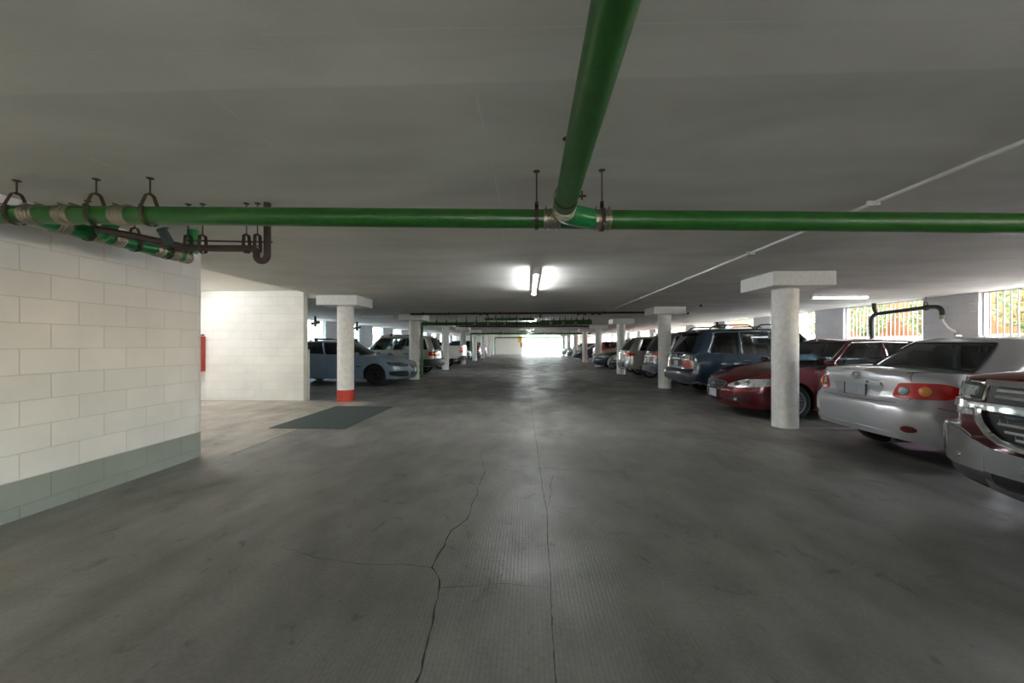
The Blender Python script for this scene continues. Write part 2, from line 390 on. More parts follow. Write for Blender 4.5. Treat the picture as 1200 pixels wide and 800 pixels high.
# cracks and the sawn joint in the slab
cr = MB()
def crack(px, w0, w1, jag, seed):
    r = random.Random(seed); P = [on_plane(*p) for p in px]; pts = []
    for i in range(len(P) - 1):
        L = (P[i+1] - P[i]).length; n = max(2, int(L / .045))
        for j in range(n): pts.append(P[i].lerp(P[i+1], j / n))
    pts.append(P[-1]); V = []; k = len(pts); dr = 0
    for i, p in enumerate(pts):
        t = (pts[min(i+1, k-1)] - pts[max(i-1, 0)]).normalized(); nn = Vector((-t.y, t.x, 0))
        dr = dr * .8 + r.uniform(-jag, jag); q = p + nn * dr
        w = (w0 + (w1 - w0) * i / k) * r.uniform(.35, 1.5)
        V += [q + nn * w/2 + Vector((0, 0, .0012)), q - nn * w/2 + Vector((0, 0, .0012))]
    cr.add(V, [(2*i, 2*i+1, 2*i+3, 2*i+2) for i in range(k - 1)])
crack([(651, 800), (645, 690), (641, 600), (632, 545), (625, 495), (622, 465)], .005, .004, .0035, 1)
crack([(490, 800), (503, 752), (512, 715), (515, 680), (505, 665), (522, 640), (530, 622), (549, 608), (560, 580), (566, 555), (563, 530)], .010, .003, .009, 2)
crack([(505, 665), (470, 662), (420, 660), (370, 652), (330, 640)], .004, .003, .008, 3)
crack([(515, 545), (570, 544), (632, 548), (690, 553), (760, 550), (880, 552)], .003, .005, .008, 4)
crack([(512, 690), (540, 688), (600, 684), (645, 690)], .003, .003, .009, 5)
crack([(640, 548), (715, 554), (790, 551)], .004, .003, .006, 6)
crack([(648, 556), (644, 592)], .006, .003, .006, 7)
st(cr.build('floor_crack', M['crack'], weld=False))
st(MB().box((-3.655, 4.7, 0), (-3.645, 6.15, .0012)).build('floor_joint', M['crack']))

# ------------------------------------------------------------------ columns
def column(x, y, label, group, red=False, capw=.94, r=.19):
    o = empty('concrete_column', (x, y, 0), 0, label, 'column', group, 'thing')
    zt = 2.255; rr = random.Random(int(y * 10))
    prof = [(r * 1.0, 0)] + [(r * (1 + rr.uniform(-.004, .004)), z * zt / 12) for z in range(1, 12)] + [(r, zt)]
    MB().lathe(prof, n=36).build('shaft', M['colwhite'], o, smooth=True)
    MB().box((-capw/2, -capw/2, zt - .005), (capw/2, capw/2, CEIL)).build('capital', M['white'], o, bevel=.012)
    if red:
        b = MB().lathe([(r + .0015, .0), (r + .003, .002), (r + .003, .262), (r + .0015, .264)], n=36).build('painted_band', M['redpaint'], o, smooth=True)
        b['label'] = 'red painted band around the foot'
    return o
RC = ['first white round column of the right row, beside the silver sedan', 'second white round column of the right row, behind the dark blue SUV',
      'third white round column of the right row, past the grey minivan', 'fourth white round column of the right row, past the two dark cars',
      'fifth white round column of the right row, in front of the red car', 'sixth white round column of the right row, just past the red car',
      'seventh white round column of the right row, counted from the silver sedan', 'last white round column of the right row, by the bright exit']
LCN = ['white round column with a red painted foot beside the green mat', 'second white round column of the left row, at the nose of the blue car',
      'third white round column of the left row, before the white pickup bed', 'fourth white round column of the left row, behind the white pickup tail',
      'fifth white round column of the left row, past the green downpipe', 'sixth white round column of the left row, counted from the red footed one',
      'seventh white round column of the left row, counted from the red footed one', 'last white round column of the left row, by the pale end wall']
for i in range(8): column(4.22, 6.66 + 5.72 * i, RC[i], 'white round columns along the right side')
for i in range(8): column(-4.38, 9.30 + 5.72 * i, LCN[i], 'white round columns along the left side', red=(i == 0))

# ------------------------------------------------------------------ floor mat and red cabinet
mm = MB().box((-.63, -1.13, 0), (.63, 1.13, .008)).build('floor_mat', M['mat'], bevel=.003)
mm.location = (-3.54, 7.30, 0); tag(mm, 'dark green rectangular mat lying on the concrete beside the red footed column', 'mat')
cb = empty('fire_cabinet', (-8.10, 9.22, .70), 0, 'red fire hose cabinet on the white block wall, partly hidden by the left wall', 'cabinet')
k = MB(); k.box((-.31, -.17, 0), (.31, 0, .84)); k.build('cabinet_body', M['cabinetred'], cb, bevel=.006)
k = MB(); k.box((-.29, -.185, .02), (.29, -.17, .07)); k.box((-.29, -.185, .77), (.29, -.17, .82)); k.box((-.29, -.185, .07), (-.23, -.17, .77)); k.box((.23, -.185, .07), (.29, -.17, .77)); k.box((-.23, -.176, .07), (.23, -.172, .77))
k.build('cabinet_door', M['cabinetred'], cb, weld=False)
k = MB(); k.tube([(.27, -.20, .86), (.27, -.12, .87), (.36, -.10, .87)], .018, 8); k.build('valve_handle', M['black'], cb, smooth=True)

# ------------------------------------------------------------------ fluorescent lights
def strip_light(name, loc, rz, L, lit, label, group, tubes=2):
    o = empty(name, loc, rz, label, 'light', group)
    h = MB(); hw = .042 if tubes == 1 else .07; h.box((-hw, -L/2, -.065), (hw, L/2, 0)); h.build('housing', M['lampwhite'], o, bevel=.006)
    for s in (-1, 1):
        MB().box((-.05, s*L/2 - .02, -.11), (.05, s*L/2 + .02, -.02)).build('end_cap', M['lampwhite'], o, bevel=.004)
    for x in ((-.022, .022) if tubes == 2 else (0,)):
        MB().tube([(x, -L/2 + .02, -.092), (x, L/2 - .02, -.092)], .015, 12).build('tube', M['tubedim'] if lit == 'dim' else (M['tubeon'] if lit else M['tubeoff']), o, smooth=True)
    return o
LITL = ['lit ceiling strip light nearest in the middle of the aisle', 'second lit strip light down the aisle, behind the green pipes', 'third lit strip light down the aisle, small and far', 'fourth lit strip light down the aisle', 'lit strip light added out of view behind the camera']
LITL.append('added lit strip light brightening the far end by the exit')
for i, y in enumerate((6.95, 18.6, 30.0, 39.5)):
    strip_light('strip_light', (.12, y, CEIL), 0, 2.44, True, LITL[i], 'lit strip lights over the aisle', 1)
strip_light('strip_light', (.12, 47.0, CEIL), 0, 2.44, True, LITL[5], 'lit strip lights over the aisle', 1)  # lamp added to brighten the end wall and floor
strip_light('strip_light', (.12, -3.4, CEIL), 0, 2.44, True, LITL[4], 'lit strip lights over the aisle', 1)  # unseen lamp added behind the camera as fill
strip_light('strip_light', (-7.3, 6.1, 2.63), R(90), 2.44, True, 'lit strip light across the white side bay', 'side bay strip lights', 1)
strip_light('strip_light', (-8.0, 7.75, 2.63), 0, 1.83, True, 'unseen strip light added to brighten the side bay beside the red cabinet', 'side bay strip lights', 1)  # second bay lamp, added out of sight for more brightness
strip_light('strip_light', (6.95, 9.1, CEIL), R(90), 1.22, 'dim', 'short white strip light above the dark red sedan by the barred windows', 'strip lights near the barred windows')
strip_light('strip_light', (6.95, 2.6, CEIL), R(90), 1.22, 'dim', 'short dim strip light added out of view above the dark red pickup truck', 'strip lights near the barred windows')  # unseen dim lamp added to lift the window side walls
strip_light('strip_light', (6.7, 19.0, CEIL), R(90), 1.22, False, 'unlit strip light above the silver SUV beyond the second right column', 'unlit strip lights over the parked cars')
strip_light('strip_light', (6.7, 28.6, CEIL), R(90), 1.22, False, 'unlit strip light above the red car far down on the right', 'unlit strip lights over the parked cars')
strip_light('strip_light', (-5.9, 15.2, CEIL), R(90), 1.22, False, 'unlit strip light above the pale SUV on the left', 'unlit strip lights over the parked cars')

# pale form seams and hairline cracks in the ceiling paint
cs = MB()
def seam_line(px, w, jag, seed):
    r = random.Random(seed); P = [on_plane(x, y, CEIL) for x, y in px]; pts = []
    for i in range(len(P) - 1):
        n = max(2, int((P[i+1] - P[i]).length / .06))
        for j in range(n): pts.append(P[i].lerp(P[i+1], j / n))
    pts.append(P[-1]); V = []; k = len(pts)
    for i, p in enumerate(pts):
        t = (pts[min(i+1, k-1)] - pts[max(i-1, 0)]).normalized(); nn = Vector((-t.y, t.x, 0)); q = p + nn * r.uniform(-jag, jag); w_ = w * r.uniform(.5, 1.4)
        V += [q + nn * w_/2 + Vector((0, 0, -.0015)), q - nn * w_/2 + Vector((0, 0, -.0015))]
    cs.add(V, [(2*i, 2*i+1, 2*i+3, 2*i+2) for i in range(k - 1)])
seam_line([(305, 40), (400, 37), (500, 33), (590, 32)], .004, .001, 1); seam_line([(600, 33), (760, 27), (960, 24)], .003, .001, 2)
seam_line([(300, 10), (320, 45), (340, 65), (357, 90)], .004, .004, 3); seam_line([(232, 100), (270, 130), (320, 172)], .004, .002, 4)
seam_line([(558, 110), (566, 148), (577, 190), (586, 240), (592, 300)], .005, .002, 5); seam_line([(105, 185), (132, 195)], .01, .003, 6)
st(cs.build('ceiling_seam', simple('pale_seam', (.80, .79, .72), .7), weld=False))
# ------------------------------------------------------------------ pipes under the ceiling
PR = .0605
def coupling(path_a, path_b, parent, r=PR, w=.10, mat='steel'):
    """banded coupling between two points of the pipe's axis"""
    a = Vector(path_a); b = Vector(path_b); d = (b - a).normalized(); L = (b - a).length
    m = MB(); m.tube([a, b], r + .003, 24)
    k = 4
    for i in range(k):
        c = a + d * (L * (i + .5) / k); m.tube([c - d * L * .07, c - d * L * .045, c + d * L * .045, c + d * L * .07], [r + .003, r + .007, r + .007, r + .003], 24)
    up = Vector((0, 0, 1)) if abs(d.z) < .8 else Vector((1, 0, 0))
    sd = d.cross(up).normalized(); u2 = sd.cross(d)
    for i in (0, 3):
        c = a + d * (L * (i + .5) / k) + u2 * (r + .011); m.tube([c - sd * .022, c + sd * .03], .006, 8)
    return m.build('coupling', M[mat], parent, smooth=True)
def hanger(p, parent, zc=CEIL, style='clevis', r=PR, along='X', rod=.005):
    """rod from the ceiling with a flange, and a clevis or band round the pipe at p"""
    p = Vector(p); m = MB()
    top = zc
    m.lathe([(0, top), (.022, top), (.022, top - .004), (.008, top - .010), (0, top - .010)], n=14, T=Matrix.Translation((p.x, p.y, 0)))
    yoke = p.z + r + (.085 if style == 'clevis' else .045)
    yoke = min(yoke, top - .02)
    m.tube([(p.x, p.y, top), (p.x, p.y, yoke - .01)], rod, 8)
    m.tube([(p.x, p.y, yoke + .006), (p.x, p.y, yoke - .006)], rod * 2.4, 6)
    A = Vector((1, 0, 0)) if along == 'X' else Vector((0, 1, 0)); S = Vector((0, 1, 0)) if along == 'X' else Vector((1, 0, 0)); Z = Vector((0, 0, 1))
    if style == 'clevis':
        prof = [p + Z * (yoke - p.z) - S * .012, p + Z * (yoke - p.z - .012) - S * .028, p + Z * (r * .55) - S * (r + .008)]
        prof += [p + S * ((r + .008) * math.cos(t)) + Z * ((r + .008) * math.sin(t)) for t in [R(180 + x) for x in range(0, 181, 15)]]
        prof += [p + Z * (r * .55) + S * (r + .008), p + Z * (yoke - p.z - .012) + S * .028, p + Z * (yoke - p.z) + S * .012]
        w = .014
    else:
        prof = [p + Z * (yoke - p.z) + S * 0.0] + [p + S * ((r + .005) * math.cos(t)) + Z * ((r + .005) * math.sin(t)) for t in [R(90 + x) for x in range(0, 361, 20)]]
        w = .012
    rows = [[q - A * w for q in prof], [q + A * w for q in prof]]
    m.grid(rows)
    n0 = [q + (q - p).normalized() * .003 if (q - p).length > 0 else q for q in prof]
    m.grid([[q - A * w for q in n0], [q + A * w for q in n0]], flip=True)
    if style == 'clevis': m.tube([p + Z * (r * .75) - S * (r + .022), p + Z * (r * .75) + S * (r + .022)], .005, 8)
    return m.build('hanger', M['rust'], parent, weld=False)

# pipe across the aisle near the camera
Y1 = 2.56
def z1(x): return 2.166 - .0217 * x
o = empty('drain_pipe', (0, 0, 0), 0, 'long green drain pipe crossing the whole aisle above the camera side', 'pipe')
xs = [-3.90, -3.2, -2, -1, 0, 1, 2, 3, 4, 5, 6.2]
MB().tube([(x, Y1, z1(x)) for x in xs], PR, 28).build('pipe_run', M['green'], o, smooth=True)
for xx in (-3.38, -3.13, -2.74, .155, .475): coupling((xx - .055, Y1, z1(xx - .055)), (xx + .055, Y1, z1(xx + .055)), o, w=.11)
hanger((-3.50, Y1, z1(-3.5)), o); hanger((-2.93, Y1, z1(-2.93)), o); hanger((-2.55, Y1, z1(-2.55)), o)
hanger((.055, Y1, z1(.055)), o, style='band'); hanger((.475, Y1, z1(.475)), o, style='band', r=PR + .006)
hanger((4.8, Y1, z1(4.8)), o)
# wye on the cross pipe, taking the pipe that comes from behind the camera
wy = MB()
A = Vector((.21, 2.30, 2.157)); B = Vector((.24, 2.40, 2.155)); D = Vector((.42, Y1, z1(.42)))
wy.tube([A, (.215, 2.36, 2.156), (.235, 2.42, 2.156), (.30, 2.48, 2.157), D], [PR + .004, PR + .006, PR + .006, PR + .004, PR + .002], 28)
wo = wy.build('wye_fitting', M['brightgreen'], o, smooth=True); wo['label'] = 'brighter green wye fitting'

o = empty('drain_pipe', (0, 0, 0), 0, 'thick looking green pipe running along the aisle over the camera into the cross pipe', 'pipe')
P = [Vector((.212, 2.34, 2.150)), Vector((.215, 1.6, 2.185)), Vector((.22, .9, 2.22)), Vector((.22, 0, 2.265)), Vector((.22, -1.6, 2.33))]
MB().tube(P, PR + .001, 32).build('pipe_run', M['green'], o, smooth=True)
coupling((.211, 2.36, 2.149), (.2125, 2.27, 2.153), o)
hanger((.21, 2.16, 2.16), o, style='band', along='Y'); hanger((.22, -.9, 2.30), o, along='Y')
m = MB(); m.box((.285, 2.28, 2.20), (.335, 2.286, 2.212)); m.box((.305, 2.28, 2.185), (.315, 2.286, 2.235)); m.build('hanger_nut', M['rust'], o, weld=False)

# branch along the left wall
o = empty('drain_pipe', (0, 0, 0), 0, 'short green branch pipe along the white block wall with steel banded couplings', 'pipe')
P0 = Vector((-3.42, 2.62, 2.225)); P1 = Vector((-3.50, 3.92, 2.245))
MB().tube([(-3.40, Y1 + .01, 2.235), (-3.43, 2.75, 2.225), (-3.46, 3.1, 2.23), P1], PR - .003, 28).build('pipe_run', M['brightgreen'], o, smooth=True)
def on(t): return P0.lerp(P1, t)
for t in (.10, .30, .42, .72, .86, .97): coupling(on(t - .035), on(t + .035), o, r=PR - .003)
for t in (.25, .55, .8): hanger(on(t), o, along='Y', r=PR - .003)
MB().tube([(-3.30, 3.75, 2.25), (-3.30, 3.75, CEIL)], .045, 20).build('riser', M['brightgreen'], o, smooth=True)
MB().tube([(-3.33, 2.95, 2.20), (-3.25, 2.95, 2.27), (-3.22, 2.95, 2.33)], .04, 20).build('riser', M['brightgreen'], o, smooth=True)

# brown waste pipe with a trap
o = empty('waste_pipe', (0, 0, 0), 0, 'thin rusty brown waste pipe with a hooked trap beside the white block wall', 'pipe')
yb = 3.05; zb = 2.115; xt = -2.07
pts = [Vector((-3.12, 2.72, 2.185)), Vector((-2.95, 2.85, 2.165)), Vector((-2.80, 2.98, 2.14)), Vector((-2.72, yb, zb + .012)), Vector((-2.5, yb, zb + .004)), Vector((xt - .15, yb, zb))]
pts += arc((xt - .13, yb, zb - .042), R(90), 0, .042, (1, 0, 0), (0, 0, 1), 6)[1:]
pts += arc((xt - .045, yb, zb - .055), R(180), R(360), .045, (1, 0, 0), (0, 0, 1), 10)[1:]
pts += [Vector((xt, yb, zb + .1)), Vector((xt, yb, CEIL))]
MB().tube(pts, .026, 18).build('pipe_run', M['brown'], o, smooth=True)
MB().tube([(-2.78, yb + .06, zb + .085), (xt, yb + .06, zb + .065)], .007, 8).build('thin_line', M['brown'], o, smooth=True)
for x in (-2.72, -2.24, -2.15, -2.6): hanger((x, yb, zb), o, r=.026, rod=.004)
MB().tube([(-2.80, 2.97, 2.14), (-2.80, 2.90, 2.235)], .033, 16).build('rubber_sleeve', M['teal'], o, smooth=True)

# slim conduit along the ceiling on the parked-car side
o = empty('conduit', (0, 0, 0), 0, 'slim pale conduit fixed along the ceiling over the parked car side', 'pipe')
MB().tube([(2.70, y, CEIL - .016) for y in (-7.9, 2, 6, 10, 13.6)], .014, 12).build('conduit_run', M['lampwhite'], o, smooth=True)
for y in (1.2, 3.2, 4.9, 6.8, 9.5, 12.2):
    m = MB(); m.box((2.655, y - .012, CEIL - .034), (2.745, y + .012, CEIL)); m.build('conduit_clamp', M['lampwhite'], o, bevel=.003)

# distant pipes across the aisle
def far_run(y, z, x0, x1, r, mat, label, nh=8, drop=None, slope=.0, coup=()):
    o = empty('drain_pipe' if mat == 'green' else 'waste_pipe', (0, 0, 0), 0, label, 'pipe', None)
    pts = [Vector((x0, y, z)), Vector((x1, y, z + slope))]
    MB().tube(pts, r, 18).build('pipe_run', M[mat], o, smooth=True)
    if drop is not None:
        MB().tube([(drop, y, z)] + [(drop, y, .02)], r, 18).build('downpipe', M[mat], o, smooth=True)
        MB().tube([(drop, y, z + .0), (drop + (.2 if x1 > drop else -.2), y, z)], r + .012, 18).build('elbow', M[mat], o, smooth=True)
    for i in range(nh):
        x = x0 + (x1 - x0) * (i + .5) / nh
        hanger((x, y, z + slope * (x - x0) / (x1 - x0)), o, r=r, style='clevis', rod=.008)
    for x in coup:
        coupling((x - .06, y, z), (x + .06, y, z), o, r=r)
    return o
far_run(13.6, 2.40, -4.1, 3.95, .035, 'brown', 'rusty brown pipe tight under the ceiling across the aisle beyond the first columns', 9, slope=.03)
far_run(15.6, 2.16, -4.25, .55, .065, 'green', 'green pipe crossing behind the brown one with a downpipe beside the second left column', 12, drop=-4.25, coup=(-2.1, -1.6, -.9))
far_run(15.9, 2.20, .45, 2.55, .10, 'green', 'fat green pipe on the parked car side of the aisle behind the brown one', 9, slope=.04, coup=(.9, 1.4, 1.9))
far_run(15.4, 2.33, -1.7, .25, .05, 'green', 'upper green pipe hung just below the ceiling near the middle of the aisle', 7, coup=(-1.3, -.4))
far_run(16.6, 2.27, .5, 2.5, .04, 'green', 'thin green pipe just behind the fat green one', 6)
far_run(17.0, 2.12, -3.0, 2.6, .03, 'brown', 'thin brown pipe low behind the green pipes over the aisle', 8)
far_run(31.6, 2.20, -4.6, 5.0, .07, 'green', 'distant olive green pipe across the aisle past the third light', 14, drop=-4.6, coup=(-2, 0, 2))
far_run(47.5, 2.12, -4.0, 5.2, .07, 'green', 'last green pipe across the aisle just before the exit', 8, drop=-4.0)
o = empty('drain_pipe', (0, 0, 0), 0, 'short green pipe running along the middle of the aisle between two cross pipes', 'pipe')
MB().tube([(.42, 13.7, 2.33), (.42, 15.9, 2.25)], .055, 18).build('pipe_run', M['green'], o, smooth=True)
for y in (14.0, 15.2): hanger((.42, y, 2.31), o, along='Y', r=.055)
# small valves and stubs above the far pipes
def valve(x, y, z, label):
    o = empty('pipe_valve', (x, y, z), 0, label, 'valve', 'valves on the far pipes')
    m = MB(); m.tube([(-.16, 0, 0), (-.08, 0, .02), (0, 0, .05), (.08, 0, .02), (.16, 0, 0)], .03, 12); m.build('valve_body', M['rust'], o, smooth=True)
    MB().lathe([(.05, .10), (.06, .105), (.05, .11)], n=14, close=True).build('valve_wheel', M['rust'], o)
    MB().tube([(0, 0, .03), (0, 0, CEIL - z)], .008, 8).build('stem', M['rust'], o)
for x, l in ((-1.55, 'rusty valve on the brown pipe, leftmost of the three'), (1.85, 'rusty valve on the brown pipe, middle one of the three'), (2.35, 'rusty valve on the brown pipe, rightmost of the three')):
    valve(x, 13.75, 2.38, l)

# black pipes by the barred windows
def wall_pipe(y0, label, full=True):
    o = empty('wall_pipe', (0, y0, 0), 0, label, 'pipe', 'black pipes by the barred windows')
    x = 9.50; z = 2.20; r = .05
    if full:
        P = [Vector((x, 1.75, 1.0)), Vector((x, 1.80, 1.5)), Vector((x, 1.82, 1.9))] + arc((x, 1.62, 1.98), 0, R(90), .2, (0, 1, 0), (0, 0, 1), 6)
        P += [Vector((x, .2, z + .03))] + arc((x, .1, z - .13), R(90), R(180), .15, (0, 1, 0), (0, 0, 1), 6) + [Vector((x, -.06, 1.95))]
        MB().tube(P, r, 18).build('pipe_run', M['black'], o, smooth=True)
        coupling((x, -.06, 2.02), (x, -.06, 1.93), o, r=r); coupling((x, .35, z + .02), (x, .27, z + .02), o, r=r, mat='rust')
        MB().tube([(x, 1.66, z), (x, 1.72, z + .12), (x, 1.74, CEIL)], .05, 14).build('riser', M['brown'], o, smooth=True)
        MB().tube([(x, -.06, 1.95), (x, -.07, 1.84), (x + .08, -.1, 1.72), (XR, -.13, 1.62)], .032, 12).build('outlet', M['paper'], o, smooth=True)
        hanger((x, .32, z + .02), o, along='Y', r=r)
    else:
        MB().tube([(x, .9, CEIL - .02), (x, .75, 2.2), (x, .3, 2.05), (x, 0, 2.05), (x, -.15, 1.9), (x, -.15, 1.6)], r, 14).build('pipe_run', M['black'], o, smooth=True)
        MB().tube([(x, .1, 2.05), (x, .0, 2.3)], .035, 12).build('riser', M['brown'], o, smooth=True)
wall_pipe(9.50, 'black pipe bending past the barred window above the silver sedan roof')
wall_pipe(19.4, 'crooked black pipe stub by the wall above the dark blue SUV roof', False)
wall_pipe(29.2, 'crooked black pipe stub by the wall above the grey minivan roof', False)
for (y, z, l) in ((15.6, 2.28, 'black valve cluster beside the first left window'), (19.5, 2.25, 'black valve cluster right of the first left window')):
    o = empty('pipe_valve', (-8.6, y, z), 0, l, 'valve')
    MB().tube([(0, 0, CEIL - z), (0, 0, -.22)], .05, 12).build('valve_body', M['black'], o, smooth=True)
    MB().tube([(-.15, 0, -.1), (.18, 0, -.05)], .06, 12).build('valve_wheel', M['black'], o, smooth=True)
# ceiling dome camera / small sprinkler heads
for i, (x, y, l) in enumerate(((4.9, 11.4, 'small dark ceiling sensor above the dark blue SUV, nearer one'), (5.7, 14.3, 'small dark ceiling sensor above the grey minivan'))):
    s = MB().lathe([(0, 0), (.03, 0), (.035, -.03), (.02, -.06), (0, -.065)], n=16).build('ceiling_sensor', M['darkchrome'], smooth=True); s.location = (x, y, CEIL); tag(s, l, 'sensor', 'ceiling sensors')
# signs by the exit
s = MB().box((-.25, -.02, -.4), (.25, 0, .4)).build('wall_sign', M['yellow']); s.location = (-1.05, YE, 1.95 + .0); tag(s, 'small yellow sign high on the white end wall beside the exit', 'sign')
s = MB().box((-.12, -.02, -.3), (.12, 0, .3)).build('wall_notice', M['cabinetred']); s.location = (-.875, YE, 1.25); tag(s, 'narrow dark red extinguisher board on the end wall by the exit', 'sign')

# ------------------------------------------------------------------ what is outside the openings
def fence(x, y0, y1, label):
    o = empty('wooden_fence', (x, 0, 0), 0, label, 'fence', 'wooden fences outside the openings')
    m = MB(); y = y0; r = random.Random(3)
    while y < y1:
        h = 2.8 + r.uniform(-.03, .03); m.box((0, y, 1.6), (.02, y + .13, h)); y += .145
    m.build('fence_boards', M['wood'], o, weld=False)
    m = MB(); m.box((.02, y0, 1.8), (.06, y1, 1.9)); m.box((.02, y0, 2.5), (.06, y1, 2.6)); m.build('fence_rail', M['wood'], o, weld=False)
fence(12.6, 4.5, 17.0, 'orange brown wooden fence outside the barred windows behind the silver sedan')
fence(12.6, 22.0, 40, 'orange brown wooden fence outside the windows further down the row')
def shrub(x, y, z0, rx, ry, h, n, mat, label, seed):
    r = random.Random(seed); m = MB()
    for i in range(n):
        t = r.random() * 2 * PI; q = r.random() ** .4; zz = r.random()
        s = math.sqrt(max(.05, 1 - (2 * zz - 1) ** 2)) * q
        c = Vector((rx * s * math.cos(t), ry * s * math.sin(t), z0 + h * zz))
        d = Vector((r.uniform(-1, 1), r.uniform(-1, 1), r.uniform(-.4, 1))).normalized(); e = d.cross(Vector((r.uniform(-1, 1), r.uniform(-1, 1), r.uniform(-1, 1)))).normalized()
        L = r.uniform(.08, .19); w = L * .28; f = d.cross(e) * w * .3
        m.add([c, c + d * L * .5 + e * w + f, c + d * L, c + d * L * .5 - e * w + f], [(0, 1, 2), (0, 2, 3)])
    o = empty('shrub', (x, y, 0), 0, label, 'shrub', 'leafy shrubs outside the barred windows')
    fo = m.build('foliage', M[mat], o, weld=False); fo['kind'] = 'stuff'
    MB().tube([(0, 0, 0), (.05, .05, z0 + h * .6)], .03, 8).build('stem', M['brown'], o)
k = 0
for y in (9.9, 8.8, 12.3, 11.6, 14.4, 14.3, 16.6, 17.2, 19, 20.0, 21.3, 24, 27, 30.5, 34, 38, 43, 48):
    shrub(13.9 if k % 2 else 11.98, y, 1.9 if k % 2 else 1.65, .8 if k % 2 else .45, 1.2 if k % 2 else .8, 2.6 if k % 2 else 1.25, 760 if y < 20 else 260, 'leaf' if k % 2 else 'leaf2', 'leafy green shrub outside the car side windows', k); k += 1
for y in (14.5, 17.6, 20.5, 24, 27, 30.5, 34, 38, 43, 48):
    shrub(-11.6, y, .2, .9, 1.2, 3.0, 1300 if y < 30 else 500, 'leaf2' if k % 2 else 'leaf', 'leafy green shrub outside the windows of the other row', k); k += 1
# ------------------------------------------------------------------ vehicles
def pchip(tab):
    xs = [t[0] for t in tab]; ys = [t[1] for t in tab]; n = len(xs)
    if n == 1: return lambda x: ys[0]
    h = [xs[i+1] - xs[i] for i in range(n - 1)]; dl = [(ys[i+1] - ys[i]) / h[i] for i in range(n - 1)]
    m = [dl[0]] + [0.0 if dl[i-1] * dl[i] <= 0 else 2 * dl[i-1] * dl[i] / (dl[i-1] + dl[i]) for i in range(1, n - 1)] + [dl[-1]]
    def f(x):
        if x <= xs[0]: return ys[0]
        if x >= xs[-1]: return ys[-1]
        i = 0
        while x > xs[i+1]: i += 1
        t = (x - xs[i]) / h[i]; t2 = t*t; t3 = t2*t
        return (2*t3 - 3*t2 + 1) * ys[i] + (t3 - 2*t2 + t) * h[i] * m[i] + (-2*t3 + 3*t2) * ys[i+1] + (t3 - t2) * h[i] * m[i+1]
    return f

class Outline:
    """half plan outline; s 0..1 front corner, 1..2 side, 2..3 rear corner"""
    def __init__(s, xf, xr, w, df, dr, nf, nr):
        s.xf, s.xr, s.w, s.df, s.dr = xf, xr, w, df, dr
        s.F = s.tab(nf, df); s.Rr = s.tab(nr, dr)
    def tab(s, n, d):
        K = 160; P = []
        for i in range(K + 1):
            t = PI / 2 * i / K; y = s.w * math.sin(t) ** (2 / n); x = d * (1 - math.cos(t) ** (2 / n)) if i < K else d
            P.append((x, y))
        L = [0]
        for i in range(K): L.append(L[-1] + math.hypot(P[i+1][0] - P[i][0], P[i+1][1] - P[i][1]))
        return P, [l / L[-1] for l in L]
    def look(s, T, t):
        P, L = T; t = min(max(t, 0), 1); lo, hi = 0, len(L) - 1
        while hi - lo > 1:
            m = (lo + hi) // 2
            if L[m] <= t: lo = m
            else: hi = m
        k = (t - L[lo]) / max(L[hi] - L[lo], 1e-9)
        return P[lo][0] + (P[hi][0] - P[lo][0]) * k, P[lo][1] + (P[hi][1] - P[lo][1]) * k
    def at(s, q):
        if q <= 1:
            a, y = s.look(s.F, q); return s.xf - a, y
        if q < 2:
            t = q - 1; return (s.xf - s.df) + ((s.xr + s.dr) - (s.xf - s.df)) * t, s.w
        a, y = s.look(s.Rr, 3 - q); return s.xr + a, y
    def s_x(s, x):
        a, b = s.xf - s.df, s.xr + s.dr
        return 1 + (x - a) / (b - a)
    def s_y(s, y, rear=False):
        lo, hi = 0., 1.
        for _ in range(30):
            m = (lo + hi) / 2
            if s.look(s.Rr if rear else s.F, m)[1] < y: lo = m
            else: hi = m
        return 3 - lo if rear else lo

